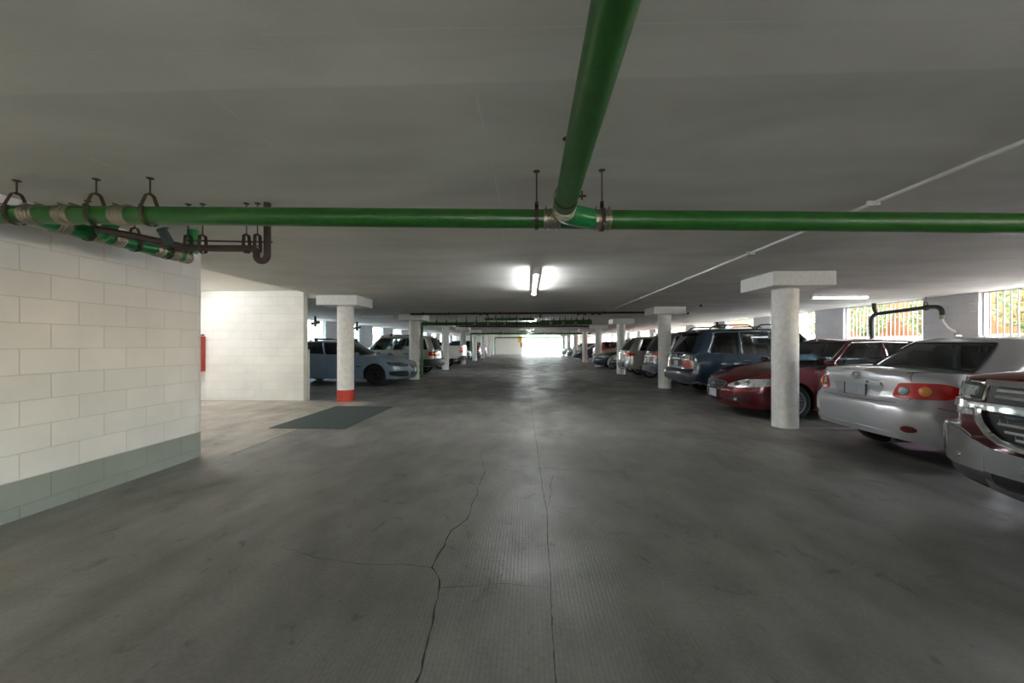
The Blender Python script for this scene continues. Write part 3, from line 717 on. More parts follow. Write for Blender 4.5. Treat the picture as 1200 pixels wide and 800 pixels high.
class Car:
    def __init__(c, name, spec, loc, rz, label, cat, group=None):
        c.p = p = spec
        c.root = empty(name, loc, rz, label, cat, group)
        L, W = p['L'], p['W']; c.xf = L/2; c.xr = -L/2
        c.O = Outline(c.xf, c.xr, W/2, p.get('df', .6), p.get('dr', .5), p.get('nf', 2.6), p.get('nr', 3.0))
        c.zb = pchip(p['zb']); c.zs = pchip(p['zs']); c.wz = pchip(p['wz']); c.fz = pchip(p['fz']); c.rz_ = pchip(p['rz'])
        c.wx = pchip(p.get('wx', [(-3, 1), (3, 1)])); c.crown = pchip(p.get('crown', [(-3, .04), (3, .04)]))
        c.wheels = p['wheels']; c.Ra = p['Ra']; c.zw = p['R']
        c.paint = p['paint']
        c.res = p.get('res', 1)
    def zbot(c, x, raw=False):
        z = c.zb(x)
        if raw: return z
        for xw in c.wheels:
            d = abs(x - xw)
            if d < c.Ra: z = max(z, c.zw + math.sqrt(c.Ra**2 - d*d) )
        return z
    def pt(c, s, z):
        """body skin at outline position s and height z (y >= 0)"""
        x, y = c.O.at(s); 
        fw = max(0, min(1, (x - (c.xf - c.O.df)) / c.O.df)); rw = max(0, min(1, ((c.xr + c.O.dr) - x) / c.O.dr))
        sm = lambda t: t * t * (3 - 2 * t)
        return Vector((x - c.fz(z) * sm(fw) + c.rz_(z) * sm(rw), y * c.wz(z) * c.wx(x), z))
    def nrm(c, s, z):
        e = .004
        a = c.pt(max(s - e, 0), z); b = c.pt(min(s + e, 3), z); u = c.pt(s, z - e); v = c.pt(s, z + e)
        n = (b - a).cross(v - u)
        if n.length < 1e-12: return Vector((1, 0, 0))
        n.normalize()
        ctr = c.pt(s, z); o = Vector((ctr.x * .3, ctr.y, 0))
        if n.dot(o) < 0: n = -n
        return n
    def svals(c):
        r = c.res; S = [i / (10 * r) for i in range(int(10 * r) + 1)]
        xs = []
        a, b = c.xf - c.O.df, c.xr + c.O.dr
        n = int(22 * r)
        for i in range(1, n): xs.append(a + (b - a) * i / n)
        for xw in c.wheels:
            for k in range(0, int(12 * r) + 1):
                xs.append(xw + c.Ra * math.cos(PI * k / int(12 * r)))
            xs += [xw + c.Ra * 1.0015, xw - c.Ra * 1.0015, xw + c.Ra * 1.06, xw - c.Ra * 1.06]
        xs = sorted([x for x in xs if b < x < a], reverse=True)
        out = []
        for x in xs:
            if not out or abs(out[-1] - x) > .0008: out.append(x)
        S += [c.O.s_x(x) for x in out]
        S += [2 + i / (10 * r) for i in range(int(10 * r) + 1)]
        return S
    def deck(c, x, y, ye):
        return c.zs(x) + c.crown(x) * (1 - min(1, abs(y) / max(ye, 1e-6)) ** 2)
    def body(c, name='body'):
        S = c.svals(); H = [0, .03, .08, .16, .25, .34, .43, .52, .6, .68, .76, .83, .89, .94, .98, 1.0]
        g = c.p.get('gh'); m = MB(); hole = c.p.get('bed')
        for sg in (1, -1):
            rows = []
            for s in S:
                x, y = c.O.at(s); zb = c.zbot(x); zs = c.zs(x); r = []
                for h in H:
                    q = c.pt(s, zb + (zs - zb) * h); r.append(Vector((q.x, q.y * sg, q.z)))
                rows.append(r)
            m.grid(rows)
            # deck
            T = [0, .02, .06, .12, .2, .32, .46, .62, .8, 1.0]
            rows = []
            for s in S:
                x, y = c.O.at(s); q = c.pt(s, c.zs(x)); r = []
                for t in T:
                    yy = q.y * (1 - t); r.append(Vector((q.x, yy * sg, c.zs(x) + c.crown(x) * (1 - (1 - t) ** 2))))
                rows.append(r)
            for i in range(len(rows) - 1):
                for j in range(len(T) - 1):
                    qd = [rows[i][j], rows[i][j+1], rows[i+1][j+1], rows[i+1][j]]
                    ce = sum(qd, Vector()) / 4
                    if g and c.in_cabin(ce.x, abs(ce.y)): continue
                    if hole and hole[0] < ce.x < hole[1] and abs(ce.y) < hole[2]: continue
                    m.add(qd, [(0, 1, 2, 3)])
        o = m.build(name, c.paint, c.root, smooth=True, angle=38)
        # underbody
        m = MB()
        for sg in (1, -1):
            rows = []
            for s in S:
                x, y = c.O.at(s); q = c.pt(s, c.zbot(x)); k = .015
                r = [Vector((q.x * .996, max(q.y - k, 0) * sg, q.z + .001)), Vector((q.x * .985, max(q.y - .30, 0) * sg, q.z)), Vector((q.x * .98, 0, q.z))]; rows.append(r)
            m.grid(rows)
        m.build('underbody', c.p.get('umat', M['under']), c.root)
        return o
    def in_cabin(c, x, y):
        b = c.GB; 
        if x > b.xf - .10 or x < b.xr + .10 or y > b.w - .07: return False
        # inside superellipse corners
        if x > b.xf - b.df: return ((x - (b.xf - b.df)) / (b.df - .08)) ** 2 + (y / b.w) ** 2.4 < 1
        if x < b.xr + b.dr: return (((b.xr + b.dr) - x) / (b.dr - .08)) ** 2 + (y / b.w) ** 2.4 < 1
        return True
    def setup_gh(c):
        g = c.p['gh']
        c.GB = Outline(g['b'][0], g['b'][1], g['b'][2], g['bd'][0], g['bd'][1], g.get('n', 2.4), g.get('nr', 2.6))
        c.GT = Outline(g['t'][0], g['t'][1], g['t'][2], g['td'][0], g['td'][1], g.get('n', 2.4), g.get('nr', 2.6))
        c.zr = pchip(g['zr'])
    def gpt(c, s, v):
        b = c.GB.at(s); t = c.GT.at(s)
        ye = c.O.w * c.wz(c.zs(b[0])) * c.wx(b[0])
        zb = c.deck(b[0], b[1], ye) - .012; zt = c.zr(t[0])
        bulge = c.p['gh'].get('bulge', .03) * math.sin(PI * v)
        x = b[0] + (t[0] - b[0]) * v; y = b[1] + (t[1] - b[1]) * v
        fx = max(0, 1 - s / .8) if s < 1 else (-max(0, (s - 2.2) / .8) if s > 2 else 0)
        fy = 1 if 1 <= s <= 2 else (s if s < 1 else 3 - s)
        return Vector((x + bulge * fx, y + bulge * fy, zb + (zt - zb) * v))
    def greenhouse(c, glass, interior='clothdark'):
        """s breakpoints: windshield 0..a, pillar..b, window boundaries along the side, rear window d..3"""
        g = c.p['gh']
        ws, side, rw = g['ws'], g['side'], g['rw']
        v0, v1 = g.get('v', (.07, .90)); rv0, rv1 = g.get('rv', (.05, .93)); wv0, wv1 = g.get('wv', (.04, .93))
        r = c.res
        cells = {}
        brk = sorted(set([0, ws] + [q for w in side for q in w[:2]] + [rw, 3, 1, 2]))
        S = []
        for i in range(len(brk) - 1):
            n = max(1, int(math.ceil((brk[i+1] - brk[i]) * 14 * r)))
            S += [brk[i] + (brk[i+1] - brk[i]) * k / n for k in range(n)]
        S.append(3)
        V = sorted(set([0, v0, v1, rv0, rv1, wv0, wv1, 1] + [k / 8 for k in range(1, 8)]))
        fr = MB(); panes = {}; backs = MB()
        for sg in (1, -1):
            for i in range(len(S) - 1):
                sm = (S[i] + S[i+1]) / 2
                for j in range(len(V) - 1):
                    vm = (V[j] + V[j+1]) / 2; key = None
                    if sm < ws and wv0 < vm < wv1: key = ('windshield', 0)
                    elif sm > rw and rv0 < vm < rv1: key = ('rear_window', 0)
                    else:
                        for k, w in enumerate(side):
                            if w[0] < sm < w[1] and v0 < vm < v1: key = ('side_window', (k, sg))
                    q = [c.gpt(S[i], V[j]), c.gpt(S[i+1], V[j]), c.gpt(S[i+1], V[j+1]), c.gpt(S[i], V[j+1])]
                    q = [Vector((p.x, p.y * sg, p.z)) for p in q]
                    if key: panes.setdefault(key, MB()).add(q, [(0, 1, 2, 3)])
                    else: fr.add(q, [(0, 1, 2, 3)])
        # roof
        T = [0, .03, .08, .16, .3, .5, .75, 1.0]; cr = g.get('crown', .05)
        for sg in (1, -1):
            rows = []
            for s in S:
                p = c.gpt(s, 1); r_ = []
                for t in T:
                    yy = p.y * (1 - t); e = 1 - (1 - t) ** 2.2
                    xx = p.x; wgt = 1
                    # fore-aft crown so the roof rises smoothly from the screens
                    r_.append(Vector((xx, yy * sg, p.z + cr * e * g.get('roofk', lambda x: 1)(xx))))
                rows.append(r_)
            fr.grid(rows)
        f = fr.build('roof', c.paint, c.root, smooth=True, angle=40)
        if not c.p.get('solid'):
            sol = f.modifiers.new('thickness', 'SOLIDIFY'); sol.thickness = .03; sol.offset = -1
        for (nm, k), mb in panes.items():
            gm = glass if not isinstance(glass, dict) else glass.get(nm, glass.get('*'))
            if isinstance(glass, dict) and nm == 'side_window' and ('side%d' % k[0]) in glass: gm = glass['side%d' % k[0]]
            mb.build(nm, gm, c.root, smooth=True)
        if c.res >= 1:
            for (sa, sb, va, vb, nm) in ((0, ws, wv0, wv1, 'windshield_seal'), (3, rw, rv0, rv1, 'rear_window_seal')):
                for sg in (1, -1):
                    n = 16; L_ = [c.gpt(sa + (sb - sa) * i / n, va) for i in range(n + 1)] + [c.gpt(sb, va + (vb - va) * i / 8) for i in range(1, 9)] + [c.gpt(sb + (sa - sb) * i / n, vb) for i in range(1, n + 1)]
                    MB().tube([Vector((p.x, p.y * sg, p.z)) for p in L_], .013, 6).build(nm, M['black'], c.root, smooth=True)
        # black gasket strip along the belt and window chrome
        if g.get('trim'):
            for sg in (1, -1):
                a, b = side[0][0], side[-1][1]; n = 30
                top = []; bot = []
                for i in range(n + 1):
                    s = a + (b - a) * i / n
                    top.append(c.gpt(s, v1 + .02)); bot.append(c.gpt(s, v0 - .02))
                for line in (top, bot):
                    mb = MB(); mb.tube([Vector((p.x, (p.y + .006) * sg, p.z)) for p in line], .008, 6); mb.build('window_trim', M[g['trim']], c.root, smooth=True)
    def interior(c, cloth='clothdark', zf=.45):
        g = c.p['gh']; xf, xr, w = c.GB.xf, c.GB.xr, c.GB.w - .10
        m = MB(); zz = c.zs(0) - .03
        m.add([(xf + .1, -w, zz - .12), (xf + .1, w, zz - .12), (xf - .45, w, zz - .10), (xf - .45, -w, zz - .10), (xf - .5, -w, zf), (xf - .5, w, zf)], [(0, 1, 2, 3), (3, 2, 5, 4)])
        m.add([(xf - .5, -w, zf), (xf - .5, w, zf), (xr + .5, w, zf), (xr + .5, -w, zf), (xr + .45, -w, zz - .06), (xr + .45, w, zz - .06), (xr - .05, -w, zz - .04), (xr - .05, w, zz - .04)], [(0, 1, 2, 3), (3, 2, 5, 4), (4, 5, 7, 6)])
        for s in (1, -1): m.add([(xf, s*w, zf), (xr, s*w, zf), (xr, s*w, zz), (xf, s*w, zz)], [(0, 1, 2, 3)])
        m.build('interior', M['clothdark'], c.root)
        seats = c.p.get('seats', [(.05, .36), (.05, -.36), (-.85, .38), (-.85, -.38)])
        top = c.zr(0) - .24
        for (x, y) in seats:
            b = MB(); h = top - .50
            T = Matrix.Translation((x, y, .50)) @ Matrix.Rotation(R(-16), 4, 'Y')
            b.box((-.08, -.24, 0), (.06, .24, h - .12), T); b.box((-.055, -.13, h - .07), (.045, .13, h + .10), T)
            b.box((-.02, -.07, h - .14), (0, -.05, h - .05), T); b.box((-.02, .05, h - .14), (0, .07, h - .05), T)
            o = b.build('seat', M[cloth], c.root, bevel=.035, weld=False, bseg=3)
        d = MB(); d.lathe([(.175, 0), (.185, .012), (.195, 0), (.185, -.012)], n=24, close=True, T=Matrix.Translation((xf - .62, .36, zz - .02)) @ Matrix.Rotation(R(65), 4, 'Y'))
        d.box((-.02, -.16, -.01), (.02, .16, .01), Matrix.Translation((xf - .62, .36, zz - .02)) @ Matrix.Rotation(R(65), 4, 'Y')); d.build('steering_wheel', M['black'], c.root, weld=False)
    def patch(c, name, pts, mat, side=1, off=.006, thick=.02, ns=14, nz=4, parent=None, smooth=True, z_in=False):
        """pts [(s, zlo, zhi)...]: a piece of trim or lamp conforming to the body skin. side 1/-1, or 0 = across the middle, mirrored"""
        lo = pchip([(p[0], p[1]) for p in pts]); hi = pchip([(p[0], p[2]) for p in pts])
        s0, s1 = pts[0][0], pts[-1][0]; m = MB()
        for sg in ((side,) if side else (1, -1)):
            O_, I_ = [], []
            for i in range(ns + 1):
                s = s0 + (s1 - s0) * i / ns; a, b = lo(s), hi(s); ro, ri = [], []
                for j in range(nz + 1):
                    z = a + (b - a) * j / nz; p = c.pt(s, z); n = c.nrm(s, z)
                    q = p + n * off; w = p - n * thick
                    ro.append(Vector((q.x, q.y * sg, q.z))); ri.append(Vector((w.x, w.y * sg, w.z)))
                O_.append(ro); I_.append(ri)
            m.grid(O_)
            m.grid([O_[0], I_[0]]); m.grid([O_[-1], I_[-1]])
            m.grid([[r[0] for r in O_], [r[0] for r in I_]]); m.grid([[r[-1] for r in O_], [r[-1] for r in I_]])
        return m.build(name, mat, parent or c.root, smooth=smooth, angle=40)
    def line(c, name, pts, r, mat, side=1, off=.002, n=6, parent=None):
        """tube following the skin through (s, z) points"""
        m = MB()
        f = [c.pt(s, z) + c.nrm(s, z) * off for (s, z) in pts]
        for sg in ((side,) if side else (1, -1)):
            m.tube([Vector((p.x, p.y * sg, p.z)) for p in f], r, n)
        return m.build(name, mat, parent or c.root, smooth=True)
    def seam(c, polys, r=.0035):
        m = MB()
        for P in polys:
            f = []
            for (s0, z0), (s1, z1) in zip(P[:-1], P[1:]):
                k = 6
                for i in range(k): f.append((s0 + (s1 - s0) * i / k, z0 + (z1 - z0) * i / k))
            f.append(P[-1]); f = [c.pt(s, z) - c.nrm(s, z) * .0005 for s, z in f]
            for sg in (1, -1): m.tube([Vector((p.x, p.y * sg, p.z)) for p in f], r, 5)
        return m.build('panel_gap', M['black'], c.root)
    def frame_at(c, s, z, side=1, off=0.):
        p = c.pt(s, z); n = c.nrm(s, z); p = p + n * off
        p = Vector((p.x, p.y * side, p.z)); n = Vector((n.x, n.y * side, n.z))
        up = Vector((0, 0, 1)); rt = up.cross(n).normalized(); u = n.cross(rt)
        return Matrix(((rt.x, u.x, n.x, p.x), (rt.y, u.y, n.y, p.y), (rt.z, u.z, n.z, p.z), (0, 0, 0, 1)))  # x right, y up, z outwards
    def plate(c, s, z, off=.012, w=.305, h=.155):
        T = c.frame_at(s, z, 1, off)
        o = MB().box((-w/2, -h/2, -.008), (w/2, h/2, .004), T).build('licence_plate', M['plate'], c.root)
        fr = MB()
        for (a, b) in (((-w/2 - .008, h/2 - .004), (w/2 + .008, h/2 + .01)), ((-w/2 - .008, -h/2 - .01), (w/2 + .008, -h/2 + .004)), ((-w/2 - .008, -h/2), (-w/2 + .004, h/2)), ((w/2 - .004, -h/2), (w/2 + .008, h/2))):
            fr.box((a[0], a[1], -.008), (b[0], b[1], .008), T)
        fr.build('plate_frame', M['darkchrome'], o, weld=False)
    def wheel(c, x, side, rim='alloy', spokes=7, width=.21):
        Rr = c.p['R']; rr = c.p.get('rr', Rr - .105); y = c.O.w * c.wx(x) - width / 2 - .035
        T = Matrix.Translation((x, side * y, Rr))
        w = width / 2
        prof = [(rr, -w * .85), (rr + .02, -w), (Rr - .05, -w * 1.06), (Rr - .015, -w * .86), (Rr, -w * .62), (Rr, w * .62), (Rr - .015, w * .86), (Rr - .05, w * 1.06), (rr + .02, w), (rr, w * .85)]
        o = MB().lathe(prof, 'Y', n=40).build('wheel', M['rubber'], None, smooth=True); o.parent = c.root; o.location = T.translation
        m = MB(); sgn = side
        m.lathe([(rr + .004, w * .92), (rr + .006, w * .97), (rr - .012, w * .93), (rr - .022, w * .6), (rr - .03, -w * .8)], 'Y', n=40)
        m.lathe([(.001, w * .62), (.03, w * .66), (.055, w * .58), (.06, w * .3)], 'Y', n=20)
        for k in range(spokes):
            a = 2 * PI * k / spokes
            Rm = Matrix.Rotation(a, 4, 'Y')
            for d in (-1, 1):
                q = [Vector((.04, w * .56, d * .012)), Vector((.04, w * .56, d * .034)), Vector((rr - .012, w * .78, d * .052)), Vector((rr - .012, w * .78, d * .018))]
                q2 = [p - Vector((0, .03, 0)) for p in q]
                m.add([Rm @ p for p in q + q2], [(0, 1, 2, 3), (7, 6, 5, 4), (0, 4, 5, 1), (1, 5, 6, 2), (2, 6, 7, 3), (3, 7, 4, 0)])
        if side < 0: m.v = [(p[0], -p[1], p[2]) for p in m.v]
        ri = m.build('rim', M[rim], o, smooth=True, angle=30)
        bk = MB().lathe([(.001, .0), (rr - .03, .0)], 'Y', n=24).build('brake_disc', M['darkchrome'] if rim != 'blackalloy' else M['black'], o)
        return o
    def all_wheels(c, rim='alloy', spokes=7, width=.21):
        for x in c.wheels:
            for s in (1, -1): c.wheel(x, s, rim, spokes, width)
    def mirror(c, x, z, col=None, w=.10):
        y = c.O.w * c.wz(z) + .09
        for s in (1, -1):
            m = MB(); T = Matrix.Translation((x, s * y, z + .06))
            pr = []
            for (yy, k) in ((-w, .35), (-w * .7, .85), (0, 1), (w * .7, .9), (w, .45)):
                pr.append([T @ Vector((math.cos(t) * .075 * k, yy, math.sin(t) * .075 * k)) for t in [2 * PI * i / 12 for i in range(13)]])
            m.grid(pr); m.add(pr[0][:-1], [tuple(range(12))]); m.add(pr[-1][:-1], [tuple(range(12))])
            o = m.build('side_mirror', col or c.paint, c.root, smooth=True, angle=60)
            MB().tube([(x - .02, s * (y - w * .7), z + .04), (x - .03, s * (y - .17), z)], .022, 10).build('mirror_arm', M['black'], o, smooth=True)
    def handles(c, xs, z, mat=None):
        for x in xs:
            for s in (1, -1):
                p = c.pt(c.O.s_x(x), z)
                MB().tube([(p.x + .09, s * (p.y - .01), z), (p.x + .07, s * (p.y + .022), z), (p.x - .07, s * (p.y + .022), z), (p.x - .09, s * (p.y - .01), z)], .013, 10).build('door_handle', mat or c.paint, c.root, smooth=True)
    def rails(c, y, x0, x1, cross=(), mat='black', h=.06, arch=True):
        for s in (1, -1):
            P = []
            for i in range(15):
                t = i / 14; x = x0 + (x1 - x0) * t; e = min(1, math.sin(PI * t) * 3.2) if arch else 1
                P.append(Vector((x, s * y, c.zr(x) + .005 + h * e)))
            MB().tube(P, .018, 10).build('roof_rail', M[mat], c.root, smooth=True)
        for x in cross:
            m = MB(); z = c.zr(x) + h + .03
            m.box((x - .03, -y - .06, z), (x + .03, y + .06, z + .03))
            for s in (1, -1): m.box((x - .045, s * y - .03, z - h - .04), (x + .045, s * y + .03, z + .02))
            m.build('roof_bar', M['black'], c.root, bevel=.008, weld=False)
    def ring(c, T, rx, ry, t, mat, name='emblem', bars=()):
        m = MB(); n = 28
        def ell(cx, cy, ax, ay):
            m.tube([T @ Vector((cx + ax * math.cos(2*PI*i/n), cy + ay * math.sin(2*PI*i/n), .004)) for i in range(n + 1)], t, 6)
        ell(0, 0, rx, ry)
        for b in bars:
            if len(b) == 4 and b[0] == 'e': pass
            elif b[0] == 'ell': ell(*b[1:])
            else:
                x0, y0, x1, y1 = b[1:]; m.tube([T @ Vector((x0, y0, .006)), T @ Vector((x1, y1, .006))], t * 1.1, 6)
        return m.build(name, M[mat], c.root, smooth=True)
    def bar_at(c, name, s, z, w, h, d, mat, off=0, side=1, parent=None, bevel=.004):
        T = c.frame_at(s, z, side, off)
        return MB().box((-w/2, -h/2, -d), (w/2, h/2, d), T).build(name, M[mat] if isinstance(mat, str) else mat, parent or c.root, bevel=bevel)
def sedan(L, W, H, fo, wb, R_, paint_, **k):
    f = L / 2; r = -f; sp = dict(L=L, W=W, R=R_, Ra=R_ + .042, paint=paint_, wheels=(f - fo, f - fo - wb), df=.62, dr=.5, nf=2.5, nr=2.9)
    sp['zb'] = [(r, .30), (r + .35, .25), (r + 1.3, .20), (f - 1.3, .20), (f - .4, .19), (f, .20)]
    sp['zs'] = [(r, 1.0), (r + .06, 1.03), (r + .4, 1.045), (r + 1.0, 1.03), (0, .975), (f - 1.25, .93), (f - .85, .88), (f - .4, .79), (f - .15, .71), (f, .64)]
    sp['crown'] = [(r, .045), (r + .8, .03), (0, .02), (f - 1.3, .07), (f - .6, .09), (f - .1, .05), (f, .02)]
    sp['wz'] = [(.18, .93), (.3, .965), (.55, 1.0), (.75, .985), (.95, .935), (1.06, .90)]
    sp['fz'] = [(.18, .08), (.32, .0), (.48, 0), (.58, .03), (.70, .10), (.9, .26)]
    sp['rz'] = [(.2, .10), (.3, .03), (.45, 0), (.62, .0), (.68, .04), (.73, .06), (.9, .075), (1.0, .10), (1.06, .14)]
    sp['gh'] = dict(b=(f - 1.18, r + .74, W/2 * .905), bd=(.50, .40), t=(f - 1.98, r + 1.38, W/2 * .66), td=(.24, .22), zr=[(r + 1.3, H - .075), (-.2, H - .045), (f - 1.95, H - .065)], crown=.045,
                    ws=.84, side=[(.95, 1.44), (1.475, 1.86)], rw=2.20, v=(.08, .90))
    sp.update(k); return sp
def suv(L, W, H, fo, wb, R_, paint_, **k):
    f = L / 2; r = -f; sp = dict(L=L, W=W, R=R_, Ra=R_ + .05, paint=paint_, wheels=(f - fo, f - fo - wb), df=.5, dr=.32, nf=3.0, nr=3.4)
    sp['zb'] = [(r, .40), (r + .35, .36), (r + 1.4, .27), (f - 1.4, .27), (f - .4, .28), (f, .32)]
    sp['zs'] = [(r, 1.02), (r + .1, 1.07), (0, 1.06), (f - 1.3, 1.03), (f - .85, 1.0), (f - .3, .93), (f - .1, .87), (f, .80)]
    sp['crown'] = [(r, .01), (0, .02), (f - 1.3, .06), (f - .5, .07), (f, .02)]
    sp['wz'] = [(.25, .94), (.35, .97), (.6, 1.0), (.85, .99), (1.08, .945)]
    sp['fz'] = [(.3, .08), (.42, .0), (.58, 0), (.66, .03), (.85, .08), (1.0, .18)]
    sp['rz'] = [(.3, .12), (.40, .02), (.5, 0), (.62, .0), (.66, .05), (.72, .07), (1.0, .09), (1.1, .11)]
    sp['gh'] = dict(b=(f - 1.2, r + .12, W/2 * .925), bd=(.42, .26), t=(f - 1.85, r + .42, W/2 * .74), td=(.26, .22), nr=3.2, zr=[(r + .3, H - .11), (r + 1.0, H - .06), (0, H - .045), (f - 1.8, H - .07)], crown=.04,
                    ws=.84, side=[(.95, 1.31), (1.34, 1.64), (1.67, 1.93)], rw=2.30, v=(.06, .88))
    sp.update(k); return sp
S_ = lambda c, y, rear=False: c.O.s_y(y, rear)

# ============ silver sedan, tail towards the aisle
GLS = {'*': M['glass']}
c = Car('sedan', sedan(4.54, 1.76, 1.475, .93, 2.60, .315, paint((.63, .63, .67), .28, .5), res=1.3,
    rz=[(.2, .14), (.28, .05), (.40, .01), (.50, 0), (.66, .0), (.70, .025), (.735, .07), (.80, .085), (.92, .085), (.99, .085), (1.03, .11), (1.08, .16)],
    zb=[(-2.27, .33), (-1.9, .27), (-.9, .20), (.9, .20), (1.9, .19), (2.27, .20)],
    gh=dict(b=(1.09, -1.60, .796), bd=(.50, .40), t=(.29, -1.08, .60), td=(.24, .22), zr=[(-1.1, 1.385), (-.2, 1.43), (.32, 1.41)], crown=.045, ws=.84, side=[(.95, 1.40), (1.435, 1.72)], rw=2.36, v=(.08, .90))), (6.22, 5.02, 0), 0,
    'silver grey sedan parked nose to the wall, tail beside the first round column', 'car', 'cars parked on the window side')
c.setup_gh(); c.body(); c.greenhouse(M['glass']); c.interior('cloth')
c.all_wheels(spokes=7)
for sd, l in ((1, None), (-1, None)):
    a = S_(c, .50, True); b_ = S_(c, .845, True)
    k = c.patch('tail_light', [(b_ - .20, .862, .868), (b_ - .14, .835, .90), (b_ - .06, .795, .93), (b_ + .03, .775, .942), (a - .05, .765, .93), (a, .765, .86), (a + .025, .77, .80)], M['red'], sd, .008, .02, 30, 6)
    T = c.frame_at(S_(c, .575, True), .845, sd, .012); MB().lathe([(.001, .012), (.03, .010), (.047, .0), (.047, -.01)], n=24, T=T).build('reversing_lens', M['clearlens'], k, smooth=True)
    T = c.frame_at(S_(c, .745, True), .855, sd, .012); MB().lathe([(.001, .012), (.035, .010), (.052, .0), (.052, -.01)], n=24, T=T).build('indicator_lens', M['amber'], k, smooth=True)
    fg = c.patch('bumper_reflector', [(S_(c, .72, True), .43, .455), (S_(c, .69, True), .415, .475), (S_(c, .64, True), .41, .48), (S_(c, .60, True), .43, .46)], M['dimred'], sd, .004, .02, 10)
c.plate(3.0, .815)
c.patch('trunk_garnish', [(S_(c, .36, True), .885, .918), (S_(c, .33, True), .88, .922), (3.0, .885, .926)], c.paint, 0, .028, .02, 14)
c.patch('plate_recess', [(S_(c, .37, True), .868, .884), (S_(c, .27, True), .725, .884), (3.0, .72, .884)], paint((.47, .47, .51), .3, .5), 0, .0015, .02, 14)  # shading of the recess painted as darker body colour
c.seam([[(S_(c, .655, True), 1.05), (S_(c, .655, True), .95)], [(S_(c, .655, True), .78), (S_(c, .60, True), .735), (S_(c, .5, True), .712), (2.99, .705)],
        [(c.O.s_x(-.35), .26), (c.O.s_x(-.35), .96)], [(c.O.s_x(.72), .26), (c.O.s_x(.72), .93)], [(c.O.s_x(-1.02), .62), (c.O.s_x(-1.15), .80), (c.O.s_x(-1.2), 1.0)], [(c.O.s_x(-1.66), .64), (2.25, .70)]])
for sg_ in (1, -1):
    MB().tube([(-2.19 + .05 * i * 1.0, sg_ * (.655 + .004 * i), c.deck(-2.19 + .05 * i, .66, .79) + .002) for i in range(12)], .004, 6).build('trunk_gap', M['black'], c.root)
c.line('bumper_lip', [(S_(c, .62, True), .36), (S_(c, .56, True), .385), (S_(c, .4, True), .39), (2.995, .39)], .012, c.paint, 0, .006)
T = c.frame_at(3.0, .972, 1, .004); c.ring(T, .062, .040, .0055, 'chrome', 'emblem', [('ell', 0, .008, .028, .034), ('ell', 0, .020, .047, .016)])
for i, x in enumerate((.50, .53, .555)):
    T = c.frame_at(S_(c, x, True), .975, 1, .003); MB().box((-.009, -.011, 0), (.009, -.007, .005), T).box((-.009, .007, 0), (.009, .011, .005), T).box((-.009, -.011, 0), (-.005, .011, .005), T).build('badge_letter', M['chrome'], c.root, weld=False)
T = c.frame_at(S_(c, .20, True), .912, -1, .035); MB().lathe([(.001, .004), (.012, .003), (.012, -.003)], n=14, T=T).build('trunk_lock', M['darkchrome'], c.root)
c.mirror(.72, .96); c.handles((-.25, -1.12), .87)
T = Matrix.Translation((-.98, 0, 1.452)); MB().box((-.05, -.012, -.01), (.03, .012, .022), T).build('roof_aerial', c.paint, c.root, bevel=.01)
c.patch('headlight', [(S_(c, .42), .60, .68), (S_(c, .7), .60, .75), (1.02, .66, .78)], M['clearlens'], 1); c.patch('headlight', [(S_(c, .42), .60, .68), (S_(c, .7), .60, .75), (1.02, .66, .78)], M['clearlens'], -1)
MB().tube([(-2.12, -.42, .28), (-1.8, -.42, .28)], .03, 12).build('exhaust_pipe', M['darkchrome'], c.root, smooth=True)

# ============ dark red sedan, nose towards the aisle
c = Car('sedan', sedan(4.80, 1.80, 1.475, .97, 2.775, .325, paint((.13, .006, .012), .22, .35), res=1.3,
    zs=[(-2.4, 1.0), (-2.3, 1.03), (-2.0, 1.045), (-1.4, 1.03), (0, .985), (1.15, .93), (1.55, .89), (2.0, .81), (2.25, .735), (2.4, .66)], nf=2.3, df=.75,
    gh=dict(b=(1.25, -1.72, .815), bd=(.55, .40), t=(.42, -1.02, .60), td=(.24, .22), zr=[(-1.1, 1.395), (-.2, 1.43), (.42, 1.41)], crown=.045, ws=.84, side=[(.95, 1.44), (1.475, 1.88)], rw=2.20, v=(.08, .90), trim='chrome')),
    (6.08, 7.98, 0), PI, 'dark red sedan with its nose behind the first round column', 'car', 'cars parked on the window side')
c.root.rotation_euler.z = PI
c.setup_gh(); c.body(); c.greenhouse(M['glass']); c.interior('clothdark'); c.all_wheels(spokes=8)
for sd in (1, -1):
    pts = [(S_(c, .40), .565, .60), (S_(c, .50), .56, .655), (S_(c, .66), .575, .71), (.92, .62, .75), (.99, .655, .775), (1.03, .70, .79)]
    k = c.patch('headlight', pts, M['clearlens'], sd, .006, .02, 26, 6)
    T = c.frame_at(S_(c, .56), .615, sd, .008); MB().lathe([(.001, .004), (.03, .006), (.048, .0), (.048, -.01)], n=20, T=T).build('headlight_lens', M['darkchrome'], k, smooth=True)
    T = c.frame_at(S_(c, .70), .655, sd, .008); MB().lathe([(.001, .004), (.025, .006), (.04, .0), (.04, -.01)], n=20, T=T).build('headlight_lens', M['darkchrome'], k, smooth=True)
    c.patch('indicator_lens', [(.95, .66, .70), (1.0, .685, .73)], M['amber'], sd, .010, .01, 6, 2, k)
    c.patch('fog_grille', [(S_(c, .42), .33, .35), (S_(c, .50), .305, .385), (S_(c, .68), .31, .395), (S_(c, .76), .34, .375)], M['black'], sd, .004, .02, 14)
    T = c.frame_at(S_(c, .58), .345, sd, .006); MB().lathe([(.001, .010), (.03, .008), (.035, 0)], n=16, T=T).build('fog_light', M['clearlens'], c.root, smooth=True)
c.patch('grille', [(S_(c, .36), .60, .615), (S_(c, .30), .545, .635), (S_(c, .15), .50, .645), (0, .485, .65)][::-1], M['black'], 0, .004, .02, 18)
